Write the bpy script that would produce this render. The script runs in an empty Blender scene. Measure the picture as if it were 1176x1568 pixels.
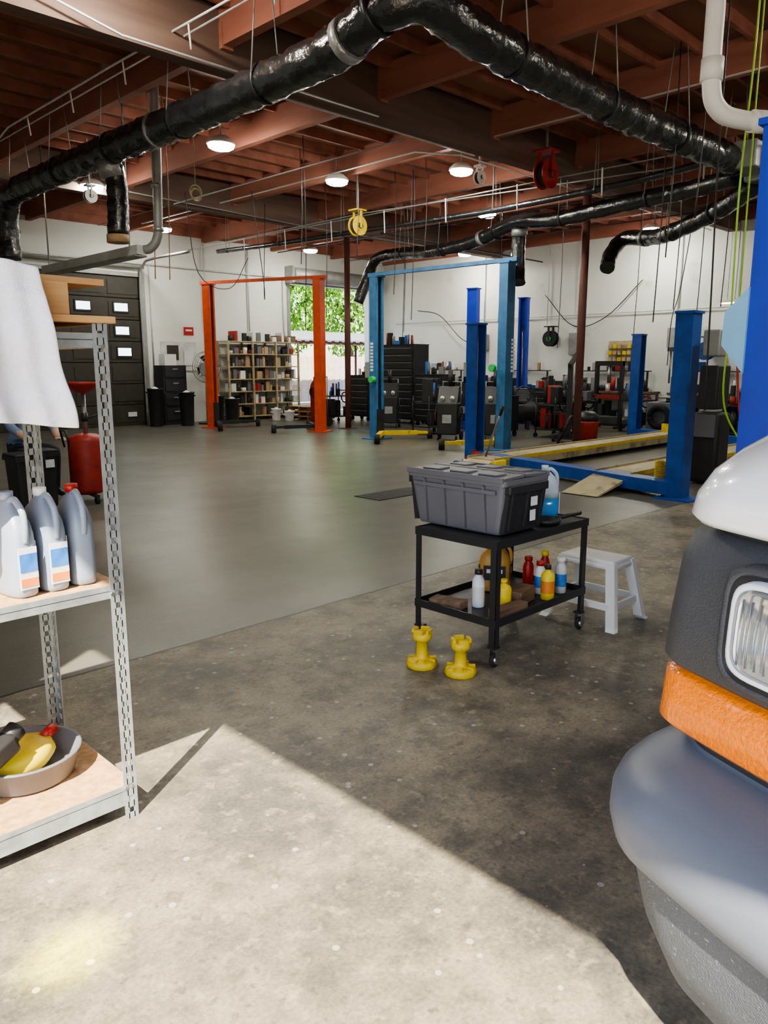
import bpy, bmesh, math, random
from mathutils import Vector, Matrix, Euler
R=random.Random(7)
scene=bpy.context.scene
pi=math.pi
# ------------------------------------------------------------------ materials
MC={}
def pbr(name,col,rough=.6,metal=0,var=.12,scale=6,bump=0,bscale=40,emit=0,spec=.5,trans=0,coat=0,dirt=None):
    if name in MC: return MC[name]
    m=bpy.data.materials.new(name); m.use_nodes=True; nt=m.node_tree; N=nt.nodes; L=nt.links
    b=N['Principled BSDF']
    b.inputs['Roughness'].default_value=rough; b.inputs['Metallic'].default_value=metal
    b.inputs['Specular IOR Level'].default_value=spec
    b.inputs['Coat Weight'].default_value=coat
    b.inputs['Transmission Weight'].default_value=trans
    tc=N.new('ShaderNodeTexCoord'); no=N.new('ShaderNodeTexNoise'); no.inputs['Scale'].default_value=scale; no.inputs['Detail'].default_value=5
    L.new(tc.outputs['Object'],no.inputs['Vector'])
    cr=N.new('ShaderNodeValToRGB'); cr.color_ramp.elements[0].position=.3; cr.color_ramp.elements[1].position=.7
    lo=[max(0,c*(1-var)) for c in col]; hi=[min(1,c*(1+var)) for c in col]
    cr.color_ramp.elements[0].color=(*lo,1); cr.color_ramp.elements[1].color=(*hi,1)
    L.new(no.outputs['Fac'],cr.inputs['Fac']); src=cr.outputs['Color']
    if dirt:
        n2=N.new('ShaderNodeTexNoise'); n2.inputs['Scale'].default_value=dirt[1]; n2.inputs['Detail'].default_value=8
        L.new(tc.outputs['Object'],n2.inputs['Vector'])
        c2=N.new('ShaderNodeValToRGB'); c2.color_ramp.elements[0].position=dirt[2]; c2.color_ramp.elements[1].position=dirt[2]+.12
        c2.color_ramp.elements[0].color=(0,0,0,1); c2.color_ramp.elements[1].color=(1,1,1,1)
        L.new(n2.outputs['Fac'],c2.inputs['Fac'])
        mx=N.new('ShaderNodeMixRGB'); L.new(c2.outputs['Color'],mx.inputs['Fac']); L.new(src,mx.inputs['Color1']); mx.inputs['Color2'].default_value=(*dirt[0],1)
        src=mx.outputs['Color']
    L.new(src,b.inputs['Base Color'])
    if emit:
        b.inputs['Emission Color'].default_value=(*col,1); b.inputs['Emission Strength'].default_value=emit
    if bump:
        nb=N.new('ShaderNodeTexNoise'); nb.inputs['Scale'].default_value=bscale; nb.inputs['Detail'].default_value=4
        L.new(tc.outputs['Object'],nb.inputs['Vector'])
        bp=N.new('ShaderNodeBump'); bp.inputs['Strength'].default_value=bump; bp.inputs['Distance'].default_value=.02
        L.new(nb.outputs['Fac'],bp.inputs['Height']); L.new(bp.outputs['Normal'],b.inputs['Normal'])
    MC[name]=m; return m

def wood_mat(name,c1,c2,scale=3,rough=.8,stretch=(1,12,12)):
    m=bpy.data.materials.new(name); m.use_nodes=True; nt=m.node_tree; N=nt.nodes; L=nt.links; b=N['Principled BSDF']
    b.inputs['Roughness'].default_value=rough
    tc=N.new('ShaderNodeTexCoord'); mp=N.new('ShaderNodeMapping'); mp.inputs['Scale'].default_value=stretch
    no=N.new('ShaderNodeTexNoise'); no.inputs['Scale'].default_value=scale; no.inputs['Detail'].default_value=6
    cr=N.new('ShaderNodeValToRGB'); cr.color_ramp.elements[0].position=.3; cr.color_ramp.elements[1].position=.72
    cr.color_ramp.elements[0].color=(*c1,1); cr.color_ramp.elements[1].color=(*c2,1)
    L.new(tc.outputs['Object'],mp.inputs['Vector']); L.new(mp.outputs['Vector'],no.inputs['Vector']); L.new(no.outputs['Fac'],cr.inputs['Fac']); L.new(cr.outputs['Color'],b.inputs['Base Color'])
    return m

def floor_mat():
    m=bpy.data.materials.new('concrete_floor_mat'); m.use_nodes=True; nt=m.node_tree; N=nt.nodes; L=nt.links; b=N['Principled BSDF']
    tc=N.new('ShaderNodeTexCoord'); O=tc.outputs['Object']
    def noise(s,d=6,r=.6,vec=None):
        n=N.new('ShaderNodeTexNoise'); n.inputs['Scale'].default_value=s; n.inputs['Detail'].default_value=d; n.inputs['Roughness'].default_value=r; L.new(vec or O,n.inputs['Vector']); return n.outputs['Fac']
    def ramp(f,p0,c0,p1,c1):
        r=N.new('ShaderNodeValToRGB'); e=r.color_ramp.elements; e[0].position=p0; e[0].color=(*c0,1); e[1].position=p1; e[1].color=(*c1,1); L.new(f,r.inputs['Fac']); return r.outputs['Color']
    def mix(f,a,bb,t='MIX'):
        x=N.new('ShaderNodeMixRGB'); x.blend_type=t
        if isinstance(f,(int,float)): x.inputs['Fac'].default_value=f
        else: L.new(f,x.inputs['Fac'])
        for k,v in (('Color1',a),('Color2',bb)):
            if isinstance(v,tuple): x.inputs[k].default_value=(*v,1)
            else: L.new(v,x.inputs[k])
        return x.outputs['Color']
    def math_(op,a,bb=None,c=None):
        x=N.new('ShaderNodeMath'); x.operation=op
        for i,v in enumerate((a,bb,c)):
            if v is None: continue
            if isinstance(v,(int,float)): x.inputs[i].default_value=v
            else: L.new(v,x.inputs[i])
        return x.outputs[0]
    sp=N.new('ShaderNodeSeparateXYZ'); L.new(O,sp.inputs[0])
    wob=math_('MULTIPLY',math_('SUBTRACT',noise(3,3),.5),.05)
    yy=math_('ADD',sp.outputs['Y'],wob); xx=math_('ADD',sp.outputs['X'],wob)
    rough_c=ramp(noise(1.6,9,.72),.38,(.115,.108,.092),.60,(.30,.262,.190))
    blot=ramp(noise(5,8,.7),.50,(0,0,0),.64,(1,1,1))
    rough_c=mix(math_('MULTIPLY',blot,.6),rough_c,(.085,.080,.070))
    b2=ramp(noise(14,5,.6),.56,(0,0,0),.66,(1,1,1))
    rough_c=mix(math_('MULTIPLY',b2,.45),rough_c,(.40,.345,.24))
    b3=ramp(noise(24,4,.6),.59,(0,0,0),.67,(1,1,1))
    rough_c=mix(math_('MULTIPLY',b3,.55),rough_c,(.09,.083,.074))
    fine=ramp(noise(70,4,.7),.35,(.60,.60,.60),.7,(1.2,1.2,1.2))
    rough_c=mix(.7,rough_c,fine,'MULTIPLY')
    vo=N.new('ShaderNodeTexVoronoi'); vo.inputs['Scale'].default_value=9; L.new(O,vo.inputs['Vector'])
    spk=math_('LESS_THAN',vo.outputs['Distance'],.10)
    rough_c=mix(math_('MULTIPLY',spk,.6),rough_c,(.5,.48,.44))
    mp=N.new('ShaderNodeMapping'); mp.inputs['Scale'].default_value=(.35,2.2,1); L.new(O,mp.inputs['Vector'])
    far=ramp(noise(.5,7,.6),.32,(.108,.103,.084),.68,(.165,.158,.13))
    far=mix(math_('MULTIPLY',ramp(noise(1.2,6,.65,mp.outputs['Vector']),.46,(0,0,0),.68,(1,1,1)),.35),far,(.085,.082,.07))
    far=mix(math_('MULTIPLY',ramp(noise(2.2,7,.7),.52,(0,0,0),.72,(1,1,1)),.3),far,(.06,.058,.052))
    far=mix(.45,far,fine,'MULTIPLY')
    edge=math_('MULTIPLY_ADD',math_('SUBTRACT',yy,3.83),40,.5)
    c=N.new('ShaderNodeClamp'); L.new(edge,c.inputs[0])
    col=mix(c.outputs[0],rough_c,far)
    def joint(v,pos,w): return math_('LESS_THAN',math_('ABSOLUTE',math_('SUBTRACT',v,pos)),w)
    col=mix(joint(yy,3.83,.010),col,(.02,.02,.02))
    for v,p in ((yy,7.3),(yy,11.2),(yy,15.),(xx,7.6),(xx,12.6)):
        col=mix(math_('MULTIPLY',joint(v,p,.010),.6),col,(.04,.04,.04))
    L.new(col,b.inputs['Base Color'])
    rr=math_('MULTIPLY_ADD',noise(1.5,3),.14,.42)
    L.new(math_('MULTIPLY_ADD',c.outputs[0],-.17,rr),b.inputs['Roughness'])
    b.inputs['Specular IOR Level'].default_value=.38
    bp=N.new('ShaderNodeBump'); bp.inputs['Strength'].default_value=.15; bp.inputs['Distance'].default_value=.01
    L.new(noise(45,6,.7),bp.inputs['Height']); L.new(bp.outputs['Normal'],b.inputs['Normal'])
    return m

M=dict(
 wall=pbr('painted_block_wall',(.74,.76,.73),.8,var=.05,scale=.7,dirt=((.56,.56,.52),1.3,.63)),
 deck=wood_mat('roof_plywood',(.20,.09,.06),(.34,.17,.11),.5,.85,(1,3,1)),
 purlin=wood_mat('red_stained_purlin',(.27,.10,.068),(.45,.19,.13),1.0,.7,(3,.6,3)),
 girder=wood_mat('glulam_girder',(.12,.075,.06),(.21,.135,.105),1.0,.75,(.5,3,5)),
 black=pbr('black_plastic_wrap',(.022,.023,.026),.24,var=.3,bump=.7,bscale=16,spec=.8,coat=.4),
 blk=pbr('black_paint',(.025,.025,.027),.45),
 blkm=pbr('black_matte',(.03,.03,.03),.8),
 silver=pbr('silver_tape',(.42,.43,.44),.4,.6,bump=.5,bscale=25),
 galv=pbr('galvanised_steel',(.42,.46,.48),.42,.6,var=.2,scale=20),
 steel=pbr('bare_steel',(.4,.4,.4),.35,.9),
 pipe=pbr('painted_pipe_grey',(.62,.64,.63),.5),
 greyp=pbr('grey_conduit',(.33,.34,.33),.5,.3),
 white=pbr('white_paint',(.78,.79,.8),.35,coat=.4,var=.02),
 whitep=pbr('white_plastic',(.78,.78,.76),.5,var=.04),
 blue=pbr('blue_lift_paint',(.02,.09,.36),.42,var=.2,dirt=((.05,.07,.12),5,.66)),
 blue2=pbr('royal_blue_paint',(.015,.05,.50),.4,var=.1),
 blueL=pbr('blue_grey_lift_paint',(.05,.16,.32),.45,var=.2,dirt=((.07,.09,.12),5,.62)),
 lblue=pbr('light_blue_paint',(.25,.52,.78),.45,var=.08),
 orange=pbr('orange_lift_paint',(.60,.085,.025),.45,var=.15,dirt=((.2,.06,.03),5,.68)),
 red=pbr('red_paint',(.45,.025,.02),.38,var=.12),
 dred=pbr('dull_red_paint',(.33,.03,.022),.5,var=.2,scale=12),
 brown=pbr('brown_column_paint',(.13,.05,.04),.6),
 yellow=pbr('yellow_paint',(.70,.50,.02),.5,dirt=((.3,.2,.04),14,.60)),
 yel2=pbr('yellow_plastic',(.85,.65,.03),.45,var=.05),
 tan=pbr('runway_paint',(.42,.36,.22),.6,dirt=((.2,.17,.12),4,.55)),
 green=pbr('green_plastic',(.05,.5,.12),.5),
 osb=pbr('particle_board',(.52,.32,.16),.75,var=.25,scale=35,dirt=((.40,.17,.07),5,.63)),
 wood=wood_mat('fir_lumber',(.50,.27,.11),(.66,.42,.2),2,.7,(1,10,10)),
 woodd=wood_mat('dirty_lumber',(.12,.075,.05),(.26,.16,.1),4,.8,(1,8,8)),
 towel=pbr('terry_cloth',(.84,.84,.92),.95,var=.04,scale=60,bump=.35,bscale=260),
 card=pbr('cardboard',(.42,.29,.17),.85),
 tote=pbr('grey_tote_plastic',(.15,.15,.17),.5,var=.06),
 toted=pbr('dark_tote_plastic',(.03,.03,.035),.5),
 jug=pbr('grey_jug_plastic',(.25,.30,.38),.42,var=.04),
 lab=pbr('label_white',(.75,.77,.8),.5,var=.05),
 labb=pbr('label_blue',(.04,.2,.6),.5,var=.3,scale=30),
 labo=pbr('label_orange',(.8,.25,.04),.5,var=.3),
 fluid=pbr('blue_washer_fluid',(.05,.3,.7),.15,spec=.6),
 clearp=pbr('translucent_plastic',(.66,.79,.9),.35,trans=.15),
 goldj=pbr('gold_jug_plastic',(.6,.33,.08),.4),
 rubber=pbr('rubber',(.02,.02,.02),.8,bump=.2),
 led=pbr('led_panel',(1,.97,.84),.5,var=0,emit=185),
 tube=pbr('fluorescent_tube',(1,.97,.85),.5,var=0,emit=6),
 doorp=pbr('dark_door_panel',(.055,.05,.042),.6),
 frost=pbr('frosted_window',(.8,.9,.95),.4,var=.02,emit=2.5),
 bump_g=pbr('bumper_grey_plastic',(.135,.15,.185),.40,var=.05,bump=.05,bscale=300),
 bump_t=pbr('bumper_textured_plastic',(.10,.11,.13),.6,var=.1,bump=.5,bscale=220,dirt=((.36,.38,.41),90,.63)),
 bezel=pbr('bezel_dark_plastic',(.05,.053,.06),.5,var=.1,bump=.25,bscale=250),
 amber=pbr('amber_lens',(.95,.23,.005),.18,var=.08,scale=40,coat=.6,bump=.35,bscale=110),
 chrome=pbr('headlight_reflector',(.85,.87,.9),.12,1,var=.02),
 glass=pbr('clear_lens',(.9,.93,.95),.05,trans=.92,var=.01),
 hood=pbr('van_white_paint',(.84,.85,.87),.25,coat=.7,var=.015),
 dglass=pbr('dark_window_glass',(.03,.04,.05),.05,spec=.8),
 asphalt=pbr('outdoor_concrete',(.5,.46,.42),.85,var=.12,scale=1.2),
 fence=pbr('pale_fence',(.72,.60,.56),.8),
 leaf=pbr('leaves',(.20,.42,.05),.6,var=.6,scale=2.5,spec=.3),
 bark=pbr('bark',(.1,.07,.05),.9,bump=.5),
 lime=pbr('lime_hose',(.35,.70,.05),.4),
 skin=pbr('skin',(.55,.34,.25),.55,var=.05),
 shirt=pbr('blue_grey_shirt',(.22,.30,.45),.9,var=.15),
 pants=pbr('dark_trousers',(.03,.035,.05),.9),
 hair=pbr('dark_hair',(.02,.015,.012),.7),
)
# ------------------------------------------------------------------ builder
def V(*a): return Vector(a)
class B:
    def __init__(s,name,loc=(0,0,0),rz=0):
        s.name=name; s.loc=loc; s.rz=rz; s.bm=bmesh.new(); s.ms=[]
    def mi(s,m):
        if isinstance(m,str): m=M[m]
        if m not in s.ms: s.ms.append(m)
        return s.ms.index(m)
    def box(s,c,d,m,rot=(0,0,0),bev=0):
        i=s.mi(m); T=Matrix.Translation(c)@Euler(rot).to_matrix().to_4x4()@Matrix.Diagonal((d[0],d[1],d[2],1))
        r=bmesh.ops.create_cube(s.bm,size=1,matrix=T); fs=set()
        for v in r['verts']:
            for f in v.link_faces: fs.add(f)
        for f in fs: f.material_index=i
        if bev:
            es=set(e for f in fs for e in f.edges)
            rr=bmesh.ops.bevel(s.bm,geom=list(es),offset=min(bev,min(d)*.45),segments=2,affect='EDGES',profile=.6)
            for f in rr['faces']: f.material_index=i; f.smooth=True
        return s
    def loft(s,rings,m,caps=True,closed=True,smooth=True,fm=None):
        i=s.mi(m) if not fm else 0
        vr=[[s.bm.verts.new(p) for p in r] for r in rings]
        n=len(rings[0])
        for a in range(len(vr)-1):
            for k in range(n if closed else n-1):
                k2=(k+1)%n
                try: f=s.bm.faces.new((vr[a][k],vr[a][k2],vr[a+1][k2],vr[a+1][k]))
                except ValueError: continue
                f.smooth=smooth
                f.material_index=s.mi(fm(a,f.calc_center_median())) if fm else i
        if caps:
            for r in (vr[0][::-1],vr[-1]):
                try:
                    f=s.bm.faces.new(r); f.material_index=i if not fm else s.mi(fm(-1,f.calc_center_median()))
                except ValueError: pass
        return s
    def cyl(s,p0,p1,r0,m,r1=None,seg=16,caps=True,smooth=True):
        p0=Vector(p0); p1=Vector(p1); r1=r0 if r1 is None else r1
        d=(p1-p0).normalized(); a=d.orthogonal().normalized(); b=d.cross(a)
        def ring(p,r): return [p+(a*math.cos(2*pi*k/seg)+b*math.sin(2*pi*k/seg))*r for k in range(seg)]
        return s.loft([ring(p0,r0),ring(p1,r1)],m,caps,smooth=smooth)
    def tube(s,pts,r,m,seg=10,caps=True,fm=None,jit=0,rnd=None):
        P=[Vector(p) for p in pts]; rs=r if isinstance(r,(list,tuple)) else [r]*len(P)
        t0=(P[1]-P[0]).normalized(); a=t0.orthogonal().normalized(); rings=[]; pt=t0
        for i,p in enumerate(P):
            t=(P[min(i+1,len(P)-1)]-P[max(i-1,0)]).normalized()
            q=pt.rotation_difference(t); a=q@a; a=(a-t*a.dot(t)).normalized(); pt=t; b=t.cross(a)
            rings.append([p+(a*math.cos(2*pi*k/seg)+b*math.sin(2*pi*k/seg))*(rs[i]*(1+(rnd.uniform(-jit,jit) if jit else 0))) for k in range(seg)])
        return s.loft(rings,m,caps,fm=fm)
    def lathe(s,c,prof,m,seg=24,sx=1,sy=1,caps=True,ex=2.0,rz=0):
        rings=[]
        for r,z in prof:
            ring=[]
            for k in range(seg):
                t=2*pi*k/seg; cc,ss=math.cos(t),math.sin(t)
                x=math.copysign(abs(cc)**(2/ex),cc)*r*sx; y=math.copysign(abs(ss)**(2/ex),ss)*r*sy
                x,y=x*math.cos(rz)-y*math.sin(rz),x*math.sin(rz)+y*math.cos(rz)
                ring.append(V(c[0]+x,c[1]+y,c[2]+z))
            rings.append(ring)
        return s.loft(rings,m,caps)
    def prism(s,pts,off,m,smooth=False):
        off=Vector(off); a=[Vector(p) for p in pts]
        return s.loft([a,[p+off for p in a]],m,True,smooth=smooth)
    def torus(s,c,Rr,r,m,axis='z',seg=28,arc=2*pi,a0=0):
        c=Vector(c); pts=[]
        n=seg
        for k in range(n+1):
            t=a0+arc*k/n
            if axis=='z': pts.append(c+V(math.cos(t)*Rr,math.sin(t)*Rr,0))
            elif axis=='x': pts.append(c+V(0,math.cos(t)*Rr,math.sin(t)*Rr))
            else: pts.append(c+V(math.cos(t)*Rr,0,math.sin(t)*Rr))
        return s.tube(pts,r,m,8)
    def sph(s,c,r,m,sc=(1,1,1),seg=14):
        prof=[(max(.001,r*math.sin(pi*k/8)),-r*math.cos(pi*k/8)*sc[2]) for k in range(9)]
        return s.lathe(c,prof,m,seg,sc[0],sc[1])
    def done(s):
        bmesh.ops.recalc_face_normals(s.bm,faces=s.bm.faces[:])
        me=bpy.data.meshes.new(s.name); s.bm.to_mesh(me); s.bm.free()
        for m in s.ms: me.materials.append(m)
        o=bpy.data.objects.new(s.name,me); o.location=s.loc; o.rotation_euler=(0,0,s.rz)
        scene.collection.objects.link(o); return o
def smooth_path(pts,n=8):
    P=[Vector(p) for p in pts]; P=[P[0]*2-P[1]]+P+[P[-1]*2-P[-2]]; out=[]
    for i in range(1,len(P)-2):
        for k in range(n):
            t=k/n; a,b,c,d=P[i-1],P[i],P[i+1],P[i+2]
            out.append(.5*((2*b)+(-a+c)*t+(2*a-5*b+4*c-d)*t*t+(-a+3*b-3*c+d)*t**3))
    out.append(P[-2]); return out

W=19.66; X0=-1.2; Y0=-6.0; H=5.45
# ------------------------------------------------------------------ shell
b=B('floor'); b.box(((X0+W)/2,(Y0+W)/2,-.1),(W-X0+.4,W-Y0+.4,.2),floor_mat()); b.done()
b=B('ground_outside'); b.box((5,30,-.16),(70,20,.12),'asphalt'); b.box((-13.4,0,-.16),(24,40,.12),'asphalt'); b.done()
T=.2
b=B('wall_back')
y=W+T/2
b.box(((X0-.2+6.4)/2,y,H/2),(6.4-X0+.2,T,H),'wall'); b.box((8.425,y,(3.9+H)/2),(4.05,T,H-3.9),'wall')
b.box(((10.45+15.47)/2,y,H/2),(5.02,T,H),'wall'); b.box((17.185,y,(4.1+H)/2),(3.43,T,H-4.1),'wall'); b.box(((18.9+W+T)/2,y,H/2),(W+T-18.9,T,H),'wall')
b.done()
b=B('wall_right'); b.box((W+T/2,(Y0+W)/2,H/2),(T,W-Y0,H),'wall'); b.done()
b=B('wall_side'); b.box(((X0+W)/2,Y0-T/2,H/2),(W-X0,T,H),'wall'); b.done()
DH=4.17
b=B('wall_front')
b.box((X0-T/2,(2.25+W)/2,H/2),(T,W-2.25,H),'wall'); b.box((X0-T/2,(Y0-3.2)/2,H/2),(T,-3.2-Y0,H),'wall'); b.box((X0-T/2,(2.25-3.2)/2,(DH+H)/2),(T,5.45,H-DH),'wall')
b.done()
b=B('trim_1')
for (x0,x1,z) in ((6.4,10.45,3.9),(15.47,18.9,4.1)):
    b.box((x0-.05,W-.02,z/2),(.1,.06,z),'greyp'); b.box((x1+.05,W-.02,z/2),(.1,.06,z),'greyp'); b.box(((x0+x1)/2,W-.02,z+.05),(x1-x0+.2,.06,.1),'greyp')
b.done()
b=B('ceiling')
b.box(((X0+W)/2,(Y0+W)/2,H+.05),(W-X0+.4,W-Y0+.4,.1),'deck')
for k in range(43):
    yy=Y0+.3+.6*k
    b.box(((X0+W)/2,yy,H-.07),(W-X0,.05,.14),'purlin')
b.done()
b=B('ceiling_purlins')
for k in range(9):
    x=.45+2.4*k
    if x<W: b.box((x,(Y0+W)/2,H-.26),(.12,W-Y0,.40),'purlin')
b.box((W-.06,(Y0+W)/2,H-.26),(.1,W-Y0,.3),'purlin'); b.box(((X0+W)/2,W-.06,H-.2),(W-X0,.1,.3),'purlin')
b.done()
for gy in (.9,7.8,14.7):
    b=B('ceiling_girder'); b.box(((X0+W)/2,gy,H-.38),(W-X0,.2,.62),'girder')
    for k in range(9):
        x=.45+2.4*k
        for sgn in (-1,1): b.box((x,gy+sgn*.13,H-.36),(.14,.06,.26),'purlin')
    b.done()
# sectional door
b=B('door_1')
b.box((8.425,W+.07,1.95),(4.05,.03,3.9),'doorp')
for k in range(7):
    z0=k*.557
    b.box((8.425,W+.03,z0+.275),(4.05,.05,.54),'doorp',bev=.01)
    for j in range(4):
        cx=6.9+j*1.01
        b.box((cx,W+.0,z0+.275),(.82,.02,.36),'doorp')
for (x,z) in ((8.83,3.1),(9.85,3.1),(9.85,2.5),(9.88,1.95)):
    b.box((x,W-.02,z),(.44,.03,.28),'blk'); b.box((x,W-.04,z),(.36,.02,.2),'frost')
b.box((10.0,W-.03,.3),(.25,.02,.12),'lab')
for x in (6.45,10.4): b.tube(smooth_path([(x,W-.1,0),(x,W-.1,2),(x,W-.1,3.8),(x,W-.35,4.2),(x,W-.8,4.3),(x,W-2.6,4.3)],6),.035,'greyp',6)
b.cyl((6.4,W-.15,4.15),(10.5,W-.15,4.15),.04,'greyp')
b.done()
b=B('door_2'); b.cyl((15.4,W-.25,4.35),(18.98,W-.25,4.35),.22,'greyp',seg=20); b.box((15.35,W-.2,4.35),(.08,.4,.5),'greyp'); b.box((19.0,W-.2,4.35),(.08,.4,.5),'greyp'); b.done()
# ------------------------------------------------------------------ outside
b=B('boundary_fence')
for k in range(60):
    x=6+k*.4; b.box((x,27,1.0),(.37,.05,2.0),'fence')
b.box((18,27.06,.5),(24.2,.06,.1),'fence'); b.box((18,27.06,1.7),(24.2,.06,.1),'fence'); b.done()
b=B('carport_awning')
for k in range(24):
    x=16.2+k*.35; b.box((x,23.8,2.75),(.18,4.4,.04),'galv',rot=(.12,0,0)); b.box((x+.175,23.8,2.72),(.18,4.4,.04),'greyp',rot=(.12,0,0))
for x in (16.4,24):
    for yy in (21.8,25.8): b.cyl((x,yy,-.1),(x,yy,2.55+(.25 if yy>25 else 0)-.05),.05,'brown')
b.box((20.2,21.7,2.42),(8.2,.08,.16),'brown'); b.box((20.2,25.85,2.9),(8.2,.08,.16),'brown')
b.done()
def tree(name,x,y,h,r,n,seed):
    rr=random.Random(seed); b=B(name,(x,y,0))
    b.tube([(0,0,-.1),(.1,.05,h*.3),(0,.1,h*.6)],[.2,.16,.1],'bark',8)
    for k in range(5):
        a=k*1.3; b.tube([(0,.05,h*.4),(math.cos(a)*r*.4,math.sin(a)*r*.4,h*.65),(math.cos(a)*r*.6,math.sin(a)*r*.6,h*.8)],[.09,.05,.02],'bark',6)
    i=b.mi('leaf')
    for k in range(n):
        while True:
            p=V(rr.uniform(-1,1),rr.uniform(-1,1),rr.uniform(-1,1))
            if p.length<1: break
        p=V(p.x*r,p.y*r,h*.62+p.z*h*.4); s_=rr.uniform(.08,.2)
        E=Euler((rr.uniform(0,6),rr.uniform(0,6),rr.uniform(0,6))).to_matrix()
        vs=[b.bm.verts.new(p+E@V(*q)*s_) for q in ((-1,0,0),(0,-.5,.1),(1,0,0),(0,.5,.1))]
        f=b.bm.faces.new(vs); f.material_index=i
    b.done()
tree('leafy_tree',19.5,29.6,8,3.0,7500,1); tree('leafy_tree',23.5,31,9,3.2,6000,2); tree('leafy_tree',16.5,31,8.5,2.8,6000,3); tree('leafy_tree',27.5,30,8.5,2.6,3500,4); tree('leafy_tree',21.5,34,10,3.4,8000,5)
# ------------------------------------------------------------------ columns, ducts
for (x,yy) in ((13.0,7.8),(13.4,14.7)):
    b=B('steel_pipe_column'); b.cyl((x,yy,0),(x,yy,H-.70),.075,'brown'); b.box((x,yy,.01),(.35,.35,.02),'brown'); b.box((x,yy,H-.73),(.5,.24,.08),'brown'); b.done()
def duct(name,pts,r,bands=(),n=10,straps=1.6,jit=.05):
    P=smooth_path(pts,n); b=B(name); rr=random.Random(len(pts))
    Q=[P[0]]; 
    for p in P[1:]:
        d=(p-Q[-1]).length
        if d>.07:
            m=max(1,int(d/.05)); a=Q[-1]
            for j in range(1,m+1): Q.append(a.lerp(p,j/m))
        elif d>.04: Q.append(p)
    rs=[r*(1+.035*math.sin(i*.9)+rr.uniform(-.02,.02)) for i,_ in enumerate(Q)]
    b.tube(Q,rs,'black',20,jit=jit,rnd=rr)
    acc=0
    for i in range(1,len(Q)):
        acc+=(Q[i]-Q[i-1]).length
        if acc>straps and straps:
            acc=0; p=Q[i]; t=(Q[i]-Q[i-1]).normalized()
            if abs(t.z)<.5:
                b.cyl(p-t*.025,p+t*.025,r*1.08,'blk',seg=18); 
                s_=t.cross(V(0,0,1)).normalized()*r
                for q in (-1,1): b.cyl(p+s_*q,V(p.x,p.y,H)+s_*q*.4,.007,'greyp',seg=6)
    for f,L_ in bands:
        i=int(f*(len(Q)-2)); t=(Q[i+1]-Q[i]).normalized(); b.cyl(Q[i]-t*L_/2,Q[i]+t*L_/2,r*1.1,'silver',seg=18)
    return b
b=duct('exhaust_duct',[(5.1,14.0,3.35),(5.1,14.0,3.9),(5.08,13.75,4.25),(5.05,13.2,4.34),(5.0,10.1,4.34),(5.0,8,4.32),(5.0,6.2,4.34),(5.0,5.55,4.38),(4.98,5.0,4.50),(5.15,4.7,4.54),(5.7,4.66,4.45),(7,4.64,4.38),(9,4.6,4.34),(11.4,4.5,4.32)],.18,[(.585,.10),(.39,.03)],jit=.07)
P=smooth_path([(5.0,10.15,4.3),(5.1,10.1,4.1),(5.12,10.1,3.7),(5.08,10.08,3.3)],8)
b.tube(P,[.14*(1+R.uniform(-.06,.06)) for _ in P],'black',16,jit=.05,rnd=R); b.cyl((5.02,10.12,4.25),(5.08,10.11,4.02),.16,'silver',seg=18); b.cyl((5.08,10.08,3.3),(5.08,10.08,3.2),.145,'card',seg=18)
b.done()
b=duct('exhaust_duct',[(11.6,4.6,4.2),(12.0,5.4,4.22),(12.1,6.6,4.18),(12.2,7.9,4.12),(12.3,8.8,4.2),(12.5,10,4.0),(12.8,11.3,3.98),(13.2,12.6,4.1),(13.4,13.6,4.1),(13.5,14.0,3.8),(13.3,14.2,3.1)],.13,[(.5,.1)])
P=smooth_path([(12.35,8.8,4.15),(12.4,8.85,3.8),(12.35,8.8,3.3),(12.3,8.75,3.1)],8); b.tube(P,.13,'black',14,jit=.05,rnd=R); b.cyl((12.35,8.8,4.1),(12.38,8.82,3.98),.15,'silver'); b.done()
duct('exhaust_duct',[(11.8,4.4,4.1),(12.6,5.3,3.95),(13.4,6.4,3.85),(14.2,7.2,3.95),(14.6,7.9,4.05),(14.3,8.0,3.75),(14.0,7.9,3.45)],.14,[(.7,.1)],straps=1.2).done()
duct('exhaust_duct',[(11.7,4.9,4.5),(11.8,6.5,4.42),(11.75,9,4.35),(11.8,12,4.4),(11.6,15,4.4),(11.5,17.5,4.45)],.055,straps=2,jit=0).done()
b=B('exhaust_blower_unit'); b.box((11.9,4.2,4.3),(.7,.6,.4),'galv',bev=.03); b.cyl((12.1,4.0,4.1),(12.1,4.0,3.75),.16,'galv'); b.cyl((11.7,4.2,4.45),(11.7,4.2,H),.015,'steel',seg=6); b.cyl((12.1,4.2,4.45),(12.1,4.2,H),.015,'steel',seg=6); b.box((11.3,4.35,4.34),(.6,.4,.34),'greyp',bev=.02); b.done()
b=B('vertical_exhaust_pipe'); b.tube(smooth_path([(5.5,9.7,H),(5.5,9.7,4.6),(5.48,9.72,3.5),(5.46,9.75,3.25),(5.4,9.82,3.14),(5.35,9.88,3.12)],8),.06,'greyp',14)
for z in (3.35,3.9,4.5): b.cyl((5.48,9.72,z),(5.48,9.72,z+.05),.07,'silver')
b.done()
b=B('overhead_rail'); b.box((5.3,11.5,3.12),(.10,3.2,.12),'pipe'); b.box((5.3,11.5,3.04),(.18,3.2,.02),'greyp')
for yy in (10.2,12.9): b.cyl((5.3,yy,3.15),(5.3,yy,H),.012,'steel',seg=6)
b.done()
b=B('white_vent_pipe'); b.tube(smooth_path([(5.95,2.62,H),(5.93,2.6,4.2),(5.9,2.58,3.62),(5.96,2.54,3.42),(6.15,2.42,3.36),(6.6,2.1,3.34),(7.2,1.7,3.34)],8),.065,'whitep',16)
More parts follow.
